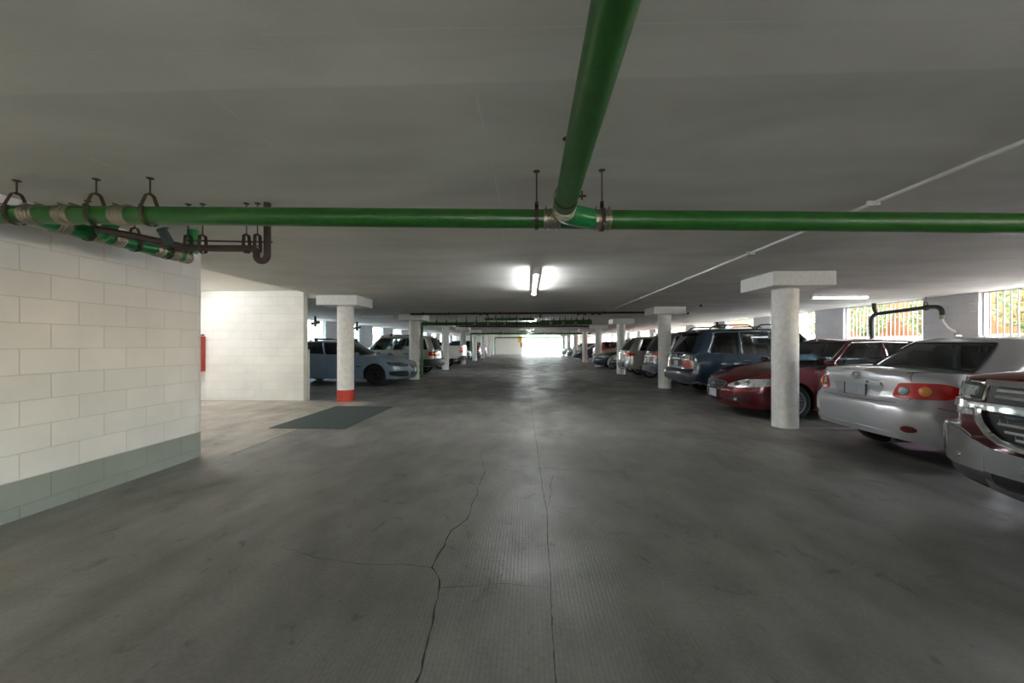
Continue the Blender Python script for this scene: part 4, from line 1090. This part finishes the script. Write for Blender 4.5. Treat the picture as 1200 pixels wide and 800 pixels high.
for z, w in ((.525, .22), (.56, .28), (.595, .33), (.63, .35)):
    c.line('grille_bar', [(S_(c, max(.001, w * t)), z - .01 * (1 - t)) for t in (0, .25, .5, .75, 1)], .007, M['satin'], 0, .012)
c.line('grille_surround', [(S_(c, y), z) for y, z in ((.001, .655), (.15, .652), (.28, .642), (.36, .618))], .011, M['chrome'], 0, .010)
c.line('grille_surround', [(S_(c, y), z) for y, z in ((.36, .618), (.31, .55), (.2, .497), (.001, .478))], .008, M['chrome'], 0, .010)
T = c.frame_at(.0001, .575, 1, .022); c.ring(T, .05, .05, .007, 'chrome', 'emblem', [('l', -.062, 0, .062, 0)])
c.patch('lower_intake', [(0, .275, .345), (S_(c, .22), .28, .345), (S_(c, .32), .30, .335)], M['black'], 0, .004, .02, 14)
T = c.frame_at(.0001, .405, 1, .016); c.plate(.0001, .415, .016)
c.seam([[(c.O.s_x(.98), .28), (c.O.s_x(1.0), .93)], [(c.O.s_x(-.15), .26), (c.O.s_x(-.15), .97)], [(1.03, .52), (1.01, .66)]])
c.mirror(.86, .955); c.handles((-.05, -.95), .87, M['chrome'])
# rear lamps of this car face the wall
for sd in (1, -1): c.patch('tail_light', [(1.97, .80, .88), (2.2, .76, .92), (2.55, .76, .90)], M['red'], sd, .006)

# ============ dark blue SUV, tail towards the aisle
c = Car('sport_utility_vehicle', suv(4.79, 1.95, 1.79, .96, 2.70, .36, paint((.035, .065, .10), .25, .45), res=1.2,
    zs=[(-2.395, 1.06), (-2.3, 1.10), (0, 1.08), (1.0, 1.05), (1.5, 1.02), (2.1, .95), (2.3, .88), (2.395, .82)],
    wz=[(.25, .93), (.35, .965), (.6, 1.0), (.85, .99), (1.1, .945)]), (6.38, 10.98, 0), 0,
    'dark blue SUV with roof rails, tail between the first and second round columns', 'car', 'cars parked on the window side')
c.setup_gh(); c.body(); c.greenhouse({'*': M['glassdark'], 'side0': M['glass'], 'windshield': M['glass']}); c.interior(); c.all_wheels(spokes=5)
for sd in (1, -1):
    k = c.patch('tail_light', [(2.10, .90, 1.00), (2.2, .74, 1.09), (2.38, .72, 1.10), (2.60, .73, 1.08), (2.67, .78, 1.0)], M['smokelens'], sd, .010, .03, 18, 8)
    c.patch('reversing_lens', [(2.22, .965, 1.05), (2.4, .96, 1.07), (2.6, .965, 1.05)], M['clearlens'], sd, .016, .02, 10, 3, k)
    for z0, z1 in ((.735, .845), (.855, .945)):
        c.patch('red_lens', [(2.22, z0, z1), (2.4, z0 - .005, z1), (2.62, z0 + .01, z1)], M['red'], sd, .016, .02, 12, 3, k)
c.plate(3.0, .84)
c.patch('plate_recess', [(S_(c, .38, True), .77, .93), (3.0, .76, .94)], M['black'], 0, .003, .02, 12)
c.patch('tailgate_trim', [(S_(c, .28, True), .96, .98), (3.0, .963, .985)], M['satin'], 0, .022, .02, 14)
T = c.frame_at(3.0, 1.035, 1, .01); c.ring(T, .055, .045, .006, 'chrome', 'emblem', [('l', 0, .045, -.03, -.035), ('l', 0, .045, .03, -.035)])
c.patch('bumper_cover', [(2.02, .44, .665), (2.3, .42, .67), (3.0, .42, .675)], paint((.03, .036, .05), .4, .2), 0, .05, .04, 30, 4)
c.patch('bumper_valance', [(2.02, .38, .44), (2.3, .34, .43), (3.0, .33, .43)], M['satin'], 0, .018, .04, 30, 3)
c.line('side_cladding', [(1.28, .36), (1.5, .36), (1.74, .36)], .02, M['satin'], 0, .004)
c.seam([[(c.O.s_x(x), .34), (c.O.s_x(x), 1.06)] for x in (.85, -.15)] + [[(c.O.s_x(-1.0), .80), (c.O.s_x(-1.05), 1.06)]])
c.rails(.66, -1.75, -.62, (), 'black', .10); c.rails(.66, -.56, .42, (), 'black', .10)
c.mirror(.90, 1.04); c.handles((-.02, -.92), .93, M['chrome'])
MB().box((-2.10, -.60, 1.655), (-1.90, .60, 1.70)).build('roof_spoiler', c.paint, c.root, bevel=.02)
MB().tube([(-2.22, .38, .36), (-1.9, .38, .36)], .035, 12).build('exhaust_pipe', M['darkchrome'], c.root, smooth=True)

# ============ grey minivan, tail towards the aisle
c = Car('minivan', suv(4.95, 1.92, 1.75, .95, 2.95, .345, paint((.20, .20, .27), .26, .4)), (6.60, 13.95, 0), 0,
    'blue grey minivan with wraparound red tail lights, just past the second round column', 'car', 'cars parked on the window side')
c.setup_gh(); c.body(); c.greenhouse(M['glassdark']); c.interior(); c.all_wheels(spokes=6)
for sd in (1, -1):
    k = c.patch('tail_light', [(1.93, .98, 1.0), (2.1, .92, 1.03), (2.4, .88, 1.04), (2.62, .87, 1.03), (2.72, .90, 1.0)], M['red'], sd, .012, .03, 18, 5)
c.plate(3.0, .80); c.patch('tailgate_trim', [(S_(c, .55, True), .92, .95), (3.0, .92, .96)], M['chrome'], 0, .014, .02, 14)
c.seam([[(S_(c, .72, True), .66), (S_(c, .72, True), .88)], [(c.O.s_x(.6), .34), (c.O.s_x(.6), 1.06)], [(c.O.s_x(-.6), .34), (c.O.s_x(-.6), 1.06)]])
c.rails(.66, -1.6, .6, (-.9,), 'black', .05); c.mirror(.95, 1.04); c.handles((.2, -.8), .93)

# ============ silver SUV beyond
c = Car('sport_utility_vehicle', suv(4.6, 1.84, 1.68, .95, 2.66, .345, paint((.50, .52, .50), .26, .5)), (6.15, 16.7, 0), 0,
    'silver SUV with chrome tailgate trim, tail just before the third round column', 'car', 'cars parked on the window side')
c.setup_gh(); c.body(); c.greenhouse(M['glassdark']); c.interior(); c.all_wheels(spokes=6)
for sd in (1, -1):
    c.patch('tail_light', [(1.98, .90, .98), (2.2, .86, 1.02), (2.5, .85, 1.02), (2.66, .90, .98)], M['red'], sd, .012, .03, 14, 5)
    c.patch('reversing_lens', [(2.66, .88, .98), (2.8, .88, .98)], M['clearlens'], sd, .014, .02, 8, 3)
c.plate(3.0, .80); c.patch('tailgate_trim', [(S_(c, .6, True), .90, .96), (3.0, .90, .97)], M['chrome'], 0, .018, .02, 14)
c.patch('bumper_insert', [(S_(c, .6, True), .42, .56), (3.0, .42, .58)], M['darkchrome'], 0, .008, .02, 14)
c.line('bumper_lip', [(2.2, .37), (2.6, .35), (2.995, .35)], .02, M['satin'], 0, .006); c.mirror(.85, 1.04); c.handles((.2, -.7), .93)

# ============ simpler fronts and tails further down
def front_kit(c, gz=(.48, .64), hl=(.60, .74), gw=.42, suvish=False, chrome=True):
    for sd in (1, -1):
        a = S_(c, c.O.w * .55); k = c.patch('headlight', [(a, hl[0], hl[1] - .05), (S_(c, c.O.w * .8), hl[0] + .01, hl[1]), (1.015, hl[0] + .06, hl[1] + .03)], M['clearlens'], sd, .008, .03, 14, 4)
        c.patch('fog_grille', [(S_(c, c.O.w * .6), gz[0] - .17, gz[0] - .08), (S_(c, c.O.w * .82), gz[0] - .15, gz[0] - .10)], M['black'], sd, .004, .02, 8)
    c.patch('grille', [(0, gz[0], gz[1]), (S_(c, gw * .8), gz[0] + .01, gz[1]), (S_(c, gw), gz[0] + .05, gz[1] - .01)], M['black'], 0, .005, .02, 14)
    if chrome:
        for t in (0, .35, .7, 1): c.line('grille_bar', [(S_(c, gw * q + .001), gz[0] + (gz[1] - gz[0]) * t + .01 * q) for q in (0, .3, .6, .9)], .008, M['chrome'], 0, .01)
    c.patch('lower_intake', [(0, gz[0] - .2, gz[0] - .1), (S_(c, .4), gz[0] - .19, gz[0] - .11)], M['black'], 0, .004, .02, 12)
    c.plate(.0001, gz[0] - .06, .02)
def rear_kit(c, z=(.78, .92), zp=.80, w0=2.0, w1=2.6, black=False):
    for sd in (1, -1): c.patch('tail_light', [(w0, z[0] + .03, z[1] - .02), ((w0 + w1) / 2, z[0], z[1]), (w1, z[0] + .01, z[1] - .01)], M['red'], sd, .010, .03, 12, 4)
    c.plate(3.0, zp)
def far_car(name, kind, args, loc, rz, label, group, glass='glassblack', front=True, rear=True, spokes=6, rails=False, **kw):
    c = Car(name, (sedan if kind == 's' else suv)(*args, res=.6, **kw), loc, rz, label, 'car', group)
    c.setup_gh(); c.body(); c.greenhouse(M[glass])
    if glass != 'glassblack': c.interior()
    c.all_wheels(spokes=spokes)
    if kind == 's':
        front_kit(c); rear_kit(c)
        c.mirror(.8, .955)
    else:
        front_kit(c, (.60, .80), (.76, .88), .5); rear_kit(c, (.82, 1.02), .80, 2.05, 2.6); c.mirror(.9, 1.04)
    if rails: c.rails(.62, -1.5, .4)
    return c
G1 = 'cars parked on the window side'; G2 = 'cars parked beyond the white side bay'
far_car('sedan', 's', (4.7, 1.80, 1.45, .95, 2.7, .325, paint((.012, .013, .014), .2, .3)), (6.35, 19.75, 0), PI, 'black sedan with its nose just past the third round column', G1, 'glassdark')
far_car('sedan', 's', (4.6, 1.80, 1.46, .95, 2.7, .325, paint((.03, .036, .045), .22, .4)), (6.0, 22.5, 0), PI, 'dark grey blue sedan, nose out, beside the black sedan', G1, 'glassdark')
far_car('sport_utility_vehicle', 'u', (4.75, 1.9, 1.70, .95, 2.75, .35, paint((.30, .25, .13), .3, .4)), (6.75, 25.5, 0), PI, 'tan gold SUV showing its high roof behind the dark grey blue sedan', G1, 'glassdark')
far_car('hatchback', 'u', (4.2, 1.78, 1.55, .88, 2.55, .33, paint((.50, .012, .012), .25, .1)), (6.75, 28.6, 0), 0, 'bright red car far down the window side', G1, 'glassdark')
far_car('sedan', 's', (4.6, 1.78, 1.46, .95, 2.7, .32, paint((.05, .06, .08), .22, .4)), (6.1, 33.8, 0), PI, 'small dark blue car seen past the red car', G1)
far_car('sedan', 's', (4.6, 1.78, 1.46, .95, 2.7, .32, paint((.10, .11, .06), .22, .4)), (6.2, 39.9, 0), PI, 'small olive coloured car near the exit', G1)
far_car('sedan', 's', (4.6, 1.78, 1.46, .95, 2.7, .32, paint((.5, .5, .5), .22, .5)), (6.1, 45.2, 0), PI, 'last silver car beside the exit on the window side', G1)

# ============ left row: light blue saloon with roof bars, nose to the aisle
BL = (.20, .29, .42)
c = Car('sedan', sedan(4.80, 1.80, 1.50, 1.10, 2.72, .335, paint(BL, .3, .15), res=1.2,
    nf=2.7, df=.62, gh=dict(b=(.96, -2.0, .815), bd=(.50, .40), t=(.22, -1.55, .62), td=(.24, .22), zr=[(-1.6, 1.42), (-.5, 1.455), (.2, 1.435)], crown=.045, ws=.84, side=[(.95, 1.40), (1.435, 1.86)], rw=2.20, v=(.08, .90))), (-6.38, 13.72, 0), 0, 'light blue grey sports sedan with roof bars beyond the red footed column', 'car', G2)
c.setup_gh(); c.body(); c.greenhouse({'*': M['glassdark']}); c.interior(); c.all_wheels('blackalloy', 10)
for sd in (1, -1):
    k = c.patch('headlight', [(S_(c, .47), .615, .655), (S_(c, .60), .60, .70), (S_(c, .80), .615, .745), (.97, .65, .76), (1.015, .70, .77)], M['smokelens'], sd, .008, .02, 20, 5)
    T = c.frame_at(S_(c, .62), .655, sd, .011); MB().lathe([(.001, .012), (.028, .008), (.038, 0)], n=16, T=T).build('headlight_lens', M['clearlens'], k, smooth=True)
    T = c.frame_at(S_(c, .72), .672, sd, .011); MB().lathe([(.001, .012), (.022, .008), (.03, 0)], n=16, T=T).build('headlight_lens', M['clearlens'], k, smooth=True)
    c.patch('fog_grille', [(S_(c, .52), .30, .36), (S_(c, .60), .27, .46), (S_(c, .80), .275, .47), (.98, .33, .44)], M['black'], sd, .004, .03, 14)
    c.patch('fender_vent', [(c.O.s_x(.86), .60, .625), (c.O.s_x(.68), .60, .63)], M['black'], sd, .004, .02, 6, 2)
c.patch('grille', [(0, .53, .65), (S_(c, .24), .53, .65), (S_(c, .33), .57, .635)], M['black'], 0, .005, .02, 14)
c.line('grille_surround', [(S_(c, y), z) for y, z in ((.001, .60), (.15, .60), (.33, .61))], .010, M['chrome'], 0, .012)
T = c.frame_at(.0001, .60, 1, .02); c.ring(T, .06, .033, .006, 'chrome')
c.patch('lower_intake', [(0, .27, .42), (S_(c, .32), .27, .42), (S_(c, .40), .29, .38)], M['black'], 0, .004, .02, 14)
c.plate(.0001, .475, .02)
c.line('front_lip', [(S_(c, y), .205) for y in (.001, .3, .6, .8)] + [(1.05, .21)], .014, M['black'], 0, .004)
sc_ = MB(); zz = c.deck(1.25, 0, .8)
sc_.grid([[Vector((x, y, c.deck(x, y, .8) + h * (1 - (abs(y) / .30) ** 3))) for y in (-.30, -.25, -.15, 0, .15, .25, .30)] for (x, h) in ((1.12, .0), (1.25, .03), (1.40, .06), (1.52, .075))])
sc_.build('hood_scoop', c.paint, c.root, smooth=True)
MB().box((1.515, -.24, zz - .03), (1.522, .24, zz + .015)).build('scoop_opening', M['black'], c.root)
c.seam([[(c.O.s_x(.72), .26), (c.O.s_x(.75), .93)], [(c.O.s_x(-.32), .26), (c.O.s_x(-.32), .97)], [(.9, .60), (.95, .66)]])
c.mirror(.72, .955); c.handles((-.22, -1.1), .87)
c.rails(.54, -1.10, .15, (.05, -.85), 'black', .05); rear_kit(c)

# ============ pale beige SUV, tail to the aisle
c = Car('sport_utility_vehicle', suv(4.44, 1.80, 1.75, .90, 2.62, .35, paint((.34, .32, .27), .32, .25), res=1.0,
    gh=dict(b=(1.08, -2.12, .835), bd=(.40, .20), t=(.46, -1.90, .70), td=(.24, .18), nr=3.4, zr=[(-1.95, 1.66), (-1.0, 1.70), (0, 1.70), (.5, 1.665)], crown=.04, ws=.84, side=[(.95, 1.32), (1.35, 1.66), (1.70, 1.96)], rw=2.30, v=(.08, .86))),
    (-6.22, 18.0, 0), PI * 0 + PI, 'pale beige SUV with black bumper and roof rails behind the blue sedan', 'car', G2)
c.root.rotation_euler.z = PI; c.root.location.x = -6.22
c.root.rotation_euler.z = 0 + PI
c.setup_gh(); c.body(); c.greenhouse({'*': M['glassdark'], 'side0': M['glass'], 'windshield': M['glass'], 'side1': M['glass']}); c.interior(); c.all_wheels(spokes=5)
ESC = c
for sd in (1, -1):
    k = c.patch('tail_light', [(1.99, .84, 1.0), (2.2, .82, 1.03), (2.42, .82, 1.03), (2.5, .84, 1.0)], M['red'], sd, .012, .03, 10, 6)
    c.patch('indicator_lens', [(2.1, .93, .97), (2.45, .93, .97)], M['amber'], sd, .017, .02, 8, 2, k)
c.patch('bumper_cover', [(1.93, .40, .68), (2.15, .40, .70), (3.0, .40, .70)], M['black'], 0, .07, .05, 26, 4)
c.plate(3.0, .86); c.rails(.60, -1.55, .38, (-.1,), 'black', .05); c.mirror(.9, 1.04, M['black']); c.handles((.0, -.85), .93, M['black'])
c.seam([[(c.O.s_x(x), .34), (c.O.s_x(x), 1.06)] for x in (.78, -.12, -.95)])
front_kit(c, (.60, .80), (.76, .88), .5)

# ============ pickups
def pickup(L, W, H, fo, wb, R_, paint_, **k):
    f = L / 2; r = -f; sp = dict(L=L, W=W, R=R_, Ra=R_ + .06, paint=paint_, wheels=(f - fo, f - fo - wb), df=.40, dr=.18, nf=3.2, nr=4.0)
    sp['zb'] = [(r, .62), (r + .5, .58), (r + 1.5, .45), (f - 1.6, .42), (f - .4, .46), (f, .46)]
    sp['zs'] = [(r, 1.27), (-.6, 1.27), (-.5, 1.24), (f - 1.5, 1.20), (f - 1.0, 1.17), (f - .3, 1.13), (f - .1, 1.11), (f, 1.08)]
    sp['crown'] = [(r, .0), (0, .0), (f - 1.4, .06), (f - .9, .10), (f - .2, .09), (f, .05)]
    sp['wz'] = [(.4, .97), (.55, .99), (.8, 1.0), (1.0, .99), (1.28, .96)]
    sp['fz'] = [(.4, .05), (.5, .0), (.85, 0), (1.0, .015), (1.12, .06), (1.2, .12)]
    sp['rz'] = [(.5, .03), (.7, 0), (1.3, .0)]
    sp['gh'] = dict(b=(f - 1.42, f - 3.65, W/2 * .93), bd=(.42, .12), t=(f - 2.1, f - 3.55, W/2 * .76), td=(.26, .12), zr=[(f - 3.6, H - .07), (f - 2.5, H - .05), (f - 2.1, H - .07)], crown=.04, ws=.84, side=[(.95, 1.5), (1.54, 1.95)], rw=2.35, v=(.06, .88), nr=4)
    sp['bed'] = (r + .07, f - 3.75, W/2 - .10); sp.update(k); return sp
def bed(c):
    x0, x1, w = c.p['bed']; m = MB(); z0 = .85; zt = 1.275
    m.add([(x0, -w, z0), (x1, -w, z0), (x1, w, z0), (x0, w, z0), (x0, -w, zt), (x1, -w, zt), (x1, w, zt), (x0, w, zt)], [(0, 1, 2, 3), (0, 1, 5, 4), (1, 2, 6, 5), (2, 3, 7, 6), (3, 0, 4, 7)])
    m.build('bed_liner', M['black'], c.root)
    for s in (1, -1): MB().box((x0 - .02, s * (w + .05) - .045, 1.27), (x1, s * (w + .05) + .045, 1.292)).build('bed_rail', M['black'], c.root, bevel=.006)
    MB().box((x0 - .06, -w, 1.27), (x0 + .02, w, 1.29)).build('tailgate_cap', M['black'], c.root, bevel=.006)

c = Car('pickup_truck', pickup(5.5, 1.92, 1.82, .95, 3.35, .385, paint((.66, .66, .64), .35, .05), res=.8), (-6.35, 22.3, 0), PI,
    'white pickup truck with black bed rails, tail near the third column of its row', 'truck', G2)
c.setup_gh(); c.body(); c.greenhouse(M['glassdark']); c.interior(); c.all_wheels('alloy', 6, .24); bed(c)
for sd in (1, -1): c.patch('tail_light', [(2.05, .88, 1.20), (2.5, .86, 1.22), (2.62, .88, 1.20)], M['red'], sd, .010, .02, 10, 4)
c.patch('rear_bumper', [(2.0, .50, .70), (2.3, .48, .70), (3.0, .48, .70)], M['darkchrome'], 0, .10, .08, 20, 3); c.plate(3.0, .62, .11); c.mirror(1.15, 1.28, M['black'])
front_kit(c, (.75, .98), (.85, 1.04), .6)
far_car('sedan', 's', (4.6, 1.78, 1.47, .95, 2.7, .32, paint((.42, .42, .40), .3, .4)), (-6.9, 25.9, 0), 0, 'grey sedan roof showing beyond the white pickup bed', G2, 'glassdark')
far_car('hatchback', 'u', (4.2, 1.76, 1.52, .9, 2.5, .32, paint((.09, .12, .05), .3, .2)), (-6.25, 28.6, 0), 0, 'dark olive hatchback behind the far green downpipe', G2)
far_car('sport_utility_vehicle', 'u', (4.5, 1.84, 1.66, .9, 2.65, .34, paint((.02, .02, .022), .3, .2)), (-6.3, 34.5, 0), PI, 'black SUV far down the row beyond the olive hatchback', G2)
far_car('hatchback', 'u', (4.3, 1.78, 1.55, .9, 2.6, .33, paint((.36, .03, .015), .3, .2)), (-6.3, 40.3, 0), PI, 'rust red car furthest down the row beyond the black SUV', G2)

# ============ maroon pickup, chrome nose towards the aisle, nearest to the camera
c = Car('pickup_truck', pickup(5.85, 2.03, 1.87, 1.0, 3.65, .405, paint((.16, .012, .012), .22, .3), res=1.4, df=.36, nf=3.4), (5.97, 2.10, 0), PI,
    'dark red pickup truck with a big chrome grille and bumper at the edge of view', 'truck', G1)
c.setup_gh(); c.body(); c.greenhouse(M['glass']); c.interior(); c.all_wheels('alloy', 6, .26); bed(c)
s = lambda y: S_(c, y)
# bumper: deep chrome bar with raised, chamfered corners
for sd in (1, -1):
    c.patch('bumper_end', [(s(.62), .515, .69), (s(.70), .515, .72), (s(.80), .515, .765), (s(.95), .53, .78), (1.01, .55, .775), (1.05, .58, .76)], M['satin'], sd, .07, .09, 24, 6)
    c.patch('bumper_cap', [(s(.70), .71, .735), (s(.80), .76, .785), (s(.95), .77, .792), (1.01, .765, .785), (1.05, .75, .77)], M['chrome'], sd, .062, .09, 20, 2)
    T = c.frame_at(s(.97), .66, sd, .072)
    m = MB(); m.lathe([(.001, -.004), (.9, -.004), (1, .004), (1.15, .003), (1.18, -.004)], n=24, T=T @ Matrix.Diagonal((.035, .085, 1, 1))); m.build('fog_light', M['clearlens'], c.root, smooth=True)
    for y, z in ((.80, .58), (.40, .575)):
        T = c.frame_at(s(y), z, sd, .072); MB().lathe([(.001, .006), (.014, .005), (.018, -.002)], n=14, T=T).build('parking_sensor', M['satin'], c.root, smooth=True)
c.patch('bumper_bar', [(0, .52, .665), (s(.3), .52, .665), (s(.55), .52, .675), (s(.68), .52, .715)], M['satin'], 0, .069, .09, 24, 5)
c.patch('bumper_opening', [(0, .455, .52), (s(.45), .455, .52), (s(.58), .475, .52)], M['black'], 0, .055, .08, 16, 3)
c.patch('bumper_lower_lip', [(0, .42, .46), (s(.45), .42, .46), (s(.62), .44, .49)], M['satin'], 0, .065, .06, 18, 3)
c.patch('air_dam', [(0, .385, .45), (s(.5), .39, .46), (s(.85), .42, .53), (1.03, .46, .58)], M['black'], 0, .03, .06, 24, 3)
for sd in (1, -1): c.patch('air_dam', [(s(.6), .44, .52), (s(.85), .45, .53), (1.02, .49, .56)], M['darkchrome'], sd, .045, .06, 12, 3)
# stacked lamps at the corner
for sd in (1, -1):
    k = c.patch('headlight', [(s(.72), .985, 1.075), (s(.84), .98, 1.085), (.99, .985, 1.075), (1.025, .99, 1.06)], M['smokelens'], sd, .010, .03, 16, 5)
    c.patch('headlight_lens', [(s(.76), 1.0, 1.06), (s(.90), .995, 1.065)], M['clearlens'], sd, .018, .02, 8, 3, k)
    c.line('headlight_surround', [(s(.70), .975), (s(.70), 1.085), (s(.84), 1.095), (.99, 1.085), (1.028, 1.065), (1.03, .985), (.99, .968), (s(.84), .963), (s(.70), .972)], .010, M['chrome'], sd, .010)
    c.patch('corner_lamp', [(s(.72), .865, .905), (s(.86), .86, .905), (.99, .85, .90), (1.025, .86, .90)], M['clearlens'], sd, .008, .02, 12, 3)
    c.patch('corner_bar', [(s(.70), .915, .955), (s(.84), .91, .955), (.99, .915, .96), (1.03, .92, .955)], M['chrome'], sd, .022, .03, 16, 3)
# grille: black field, chrome bars, bold chrome bracket at its lower corners
c.patch('grille', [(0, .71, 1.08), (s(.5), .71, 1.08), (s(.68), .83, 1.08)], M['black'], 0, .006, .02, 24, 6)
for (z, w, t) in ((1.085, .70, .020), (.935, .70, .026)):
    c.patch('grille_cross_bar', [(0, z - t, z + t), (s(.4), z - t, z + t), (s(w), z - t * .9, z + t * .9)], M['chrome'], 0, .035, .03, 24, 4)
for z, w in ((1.045, .62), (1.005, .62), (.885, .60), (.84, .58), (.795, .54), (.755, .48)):
    c.patch('grille_bar', [(0, z - .009, z + .009), (s(w), z - .008, z + .008)], M['chrome'], 0, .022, .015, 18, 2)
    for sd in (1, -1): pass
gl = MB()
for i in range(1, 14):
    y = i * .045
    for sd in (1, -1):
        a = c.pt(s(y), .76 if y < .5 else .84) + Vector((.006, 0, 0)); b_ = c.pt(s(y), 1.06) + Vector((.006, 0, 0)); gl.tube([Vector((a.x, a.y * sd, a.z)), Vector((b_.x, b_.y * sd, b_.z))], .004, 6)
gl.build('grille_mesh', M['darkchrome'], c.root)
for sd in (1, -1):
    br = [(s(.70), .915), (s(.695), .875), (s(.67), .82), (s(.62), .76), (s(.55), .72), (s(.45), .70), (s(.2), .695), (.001, .695)]
    c.line('grille_surround', br, .024, M['chrome'], sd, .030, 10)
# hood: centre bulge and its dark red leading edge
hb = MB(); rows = []
for i in range(20):
    x = c.xf - .10 - i * .07; w = .46 - .05 * i / 20; r_ = []
    for y in (-1, -.97, -.9, -.75, -.4, 0, .4, .75, .9, .97, 1):
        yy = y * w; e = math.sin(PI * min(1, i / 6) / 2) * min(1, (19 - i) / 6); r_.append(Vector((x, yy, c.deck(x, yy, .98) - .004 + .034 * e * min(1, (1 - abs(y)) / .25))))
    rows.append(r_)
hb.grid(rows); hb.build('hood_bulge', c.paint, c.root, smooth=True, angle=60)
c.patch('hood_edge', [(0, 1.105, 1.13), (s(.5), 1.10, 1.125), (s(.85), 1.09, 1.105)], c.paint, 0, .02, .03, 20, 2)
c.seam([[(c.O.s_x(1.15), .5), (c.O.s_x(1.2), 1.16)], [(c.O.s_x(.05), .5), (c.O.s_x(.05), 1.2)]])
c.mirror(1.25, 1.25, M['black'], .14); c.handles((.25, -.75), 1.08, M['chrome'])
for sd in (1, -1): c.patch('tail_light', [(2.05, .88, 1.22), (2.5, .86, 1.22), (2.62, .88, 1.20)], M['red'], sd, .010, .02, 10, 4)
# ------------------------------------------------------------------ light of the sky and the sun
w = bpy.data.worlds.new('World'); sc.world = w; w.use_nodes = True
nt = w.node_tree; bg = nt.nodes['Background']
sky = nt.nodes.new('ShaderNodeTexSky'); sky.sky_type = 'NISHITA'; sky.sun_disc = False; sky.sun_elevation = R(52); sky.sun_rotation = R(100); sky.air_density = 1.2; sky.dust_density = 2.5
nt.links.new(sky.outputs[0], bg.inputs[0]); bg.inputs[1].default_value = SKY
sun = bpy.data.lights.new('sun', 'SUN'); sun.energy = SUN; sun.angle = R(1.5); sun.color = (1, .95, .86)
so = bpy.data.objects.new('sun', sun); C.objects.link(so); so.rotation_euler = Vector((-.5, -.40, -1)).to_track_quat('-Z', 'Y').to_euler()

cam = bpy.data.cameras.new('camera'); co = bpy.data.objects.new('camera', cam); C.objects.link(co)
cam.sensor_width = 36; cam.lens = 36 * FPX / 1200; cam.shift_y = 3 / 1200; cam.clip_end = 300; cam.clip_start = .02
co.location = (0, 0, HC); co.rotation_euler = (R(90), 0, YAW)
sc.camera = co
sc.view_settings.view_transform = 'Standard'; sc.view_settings.look = 'None'; sc.view_settings.gamma = 1; sc.view_settings.use_curve_mapping = False
sc.view_settings.exposure = EXPO
sc.cycles.use_denoising = True
sc.cycles.max_bounces = 12; sc.cycles.diffuse_bounces = 8; sc.cycles.glossy_bounces = 5; sc.cycles.transparent_max_bounces = 24
sc.cycles.sample_clamp_indirect = 6; sc.cycles.caustics_reflective = False; sc.cycles.caustics_refractive = False
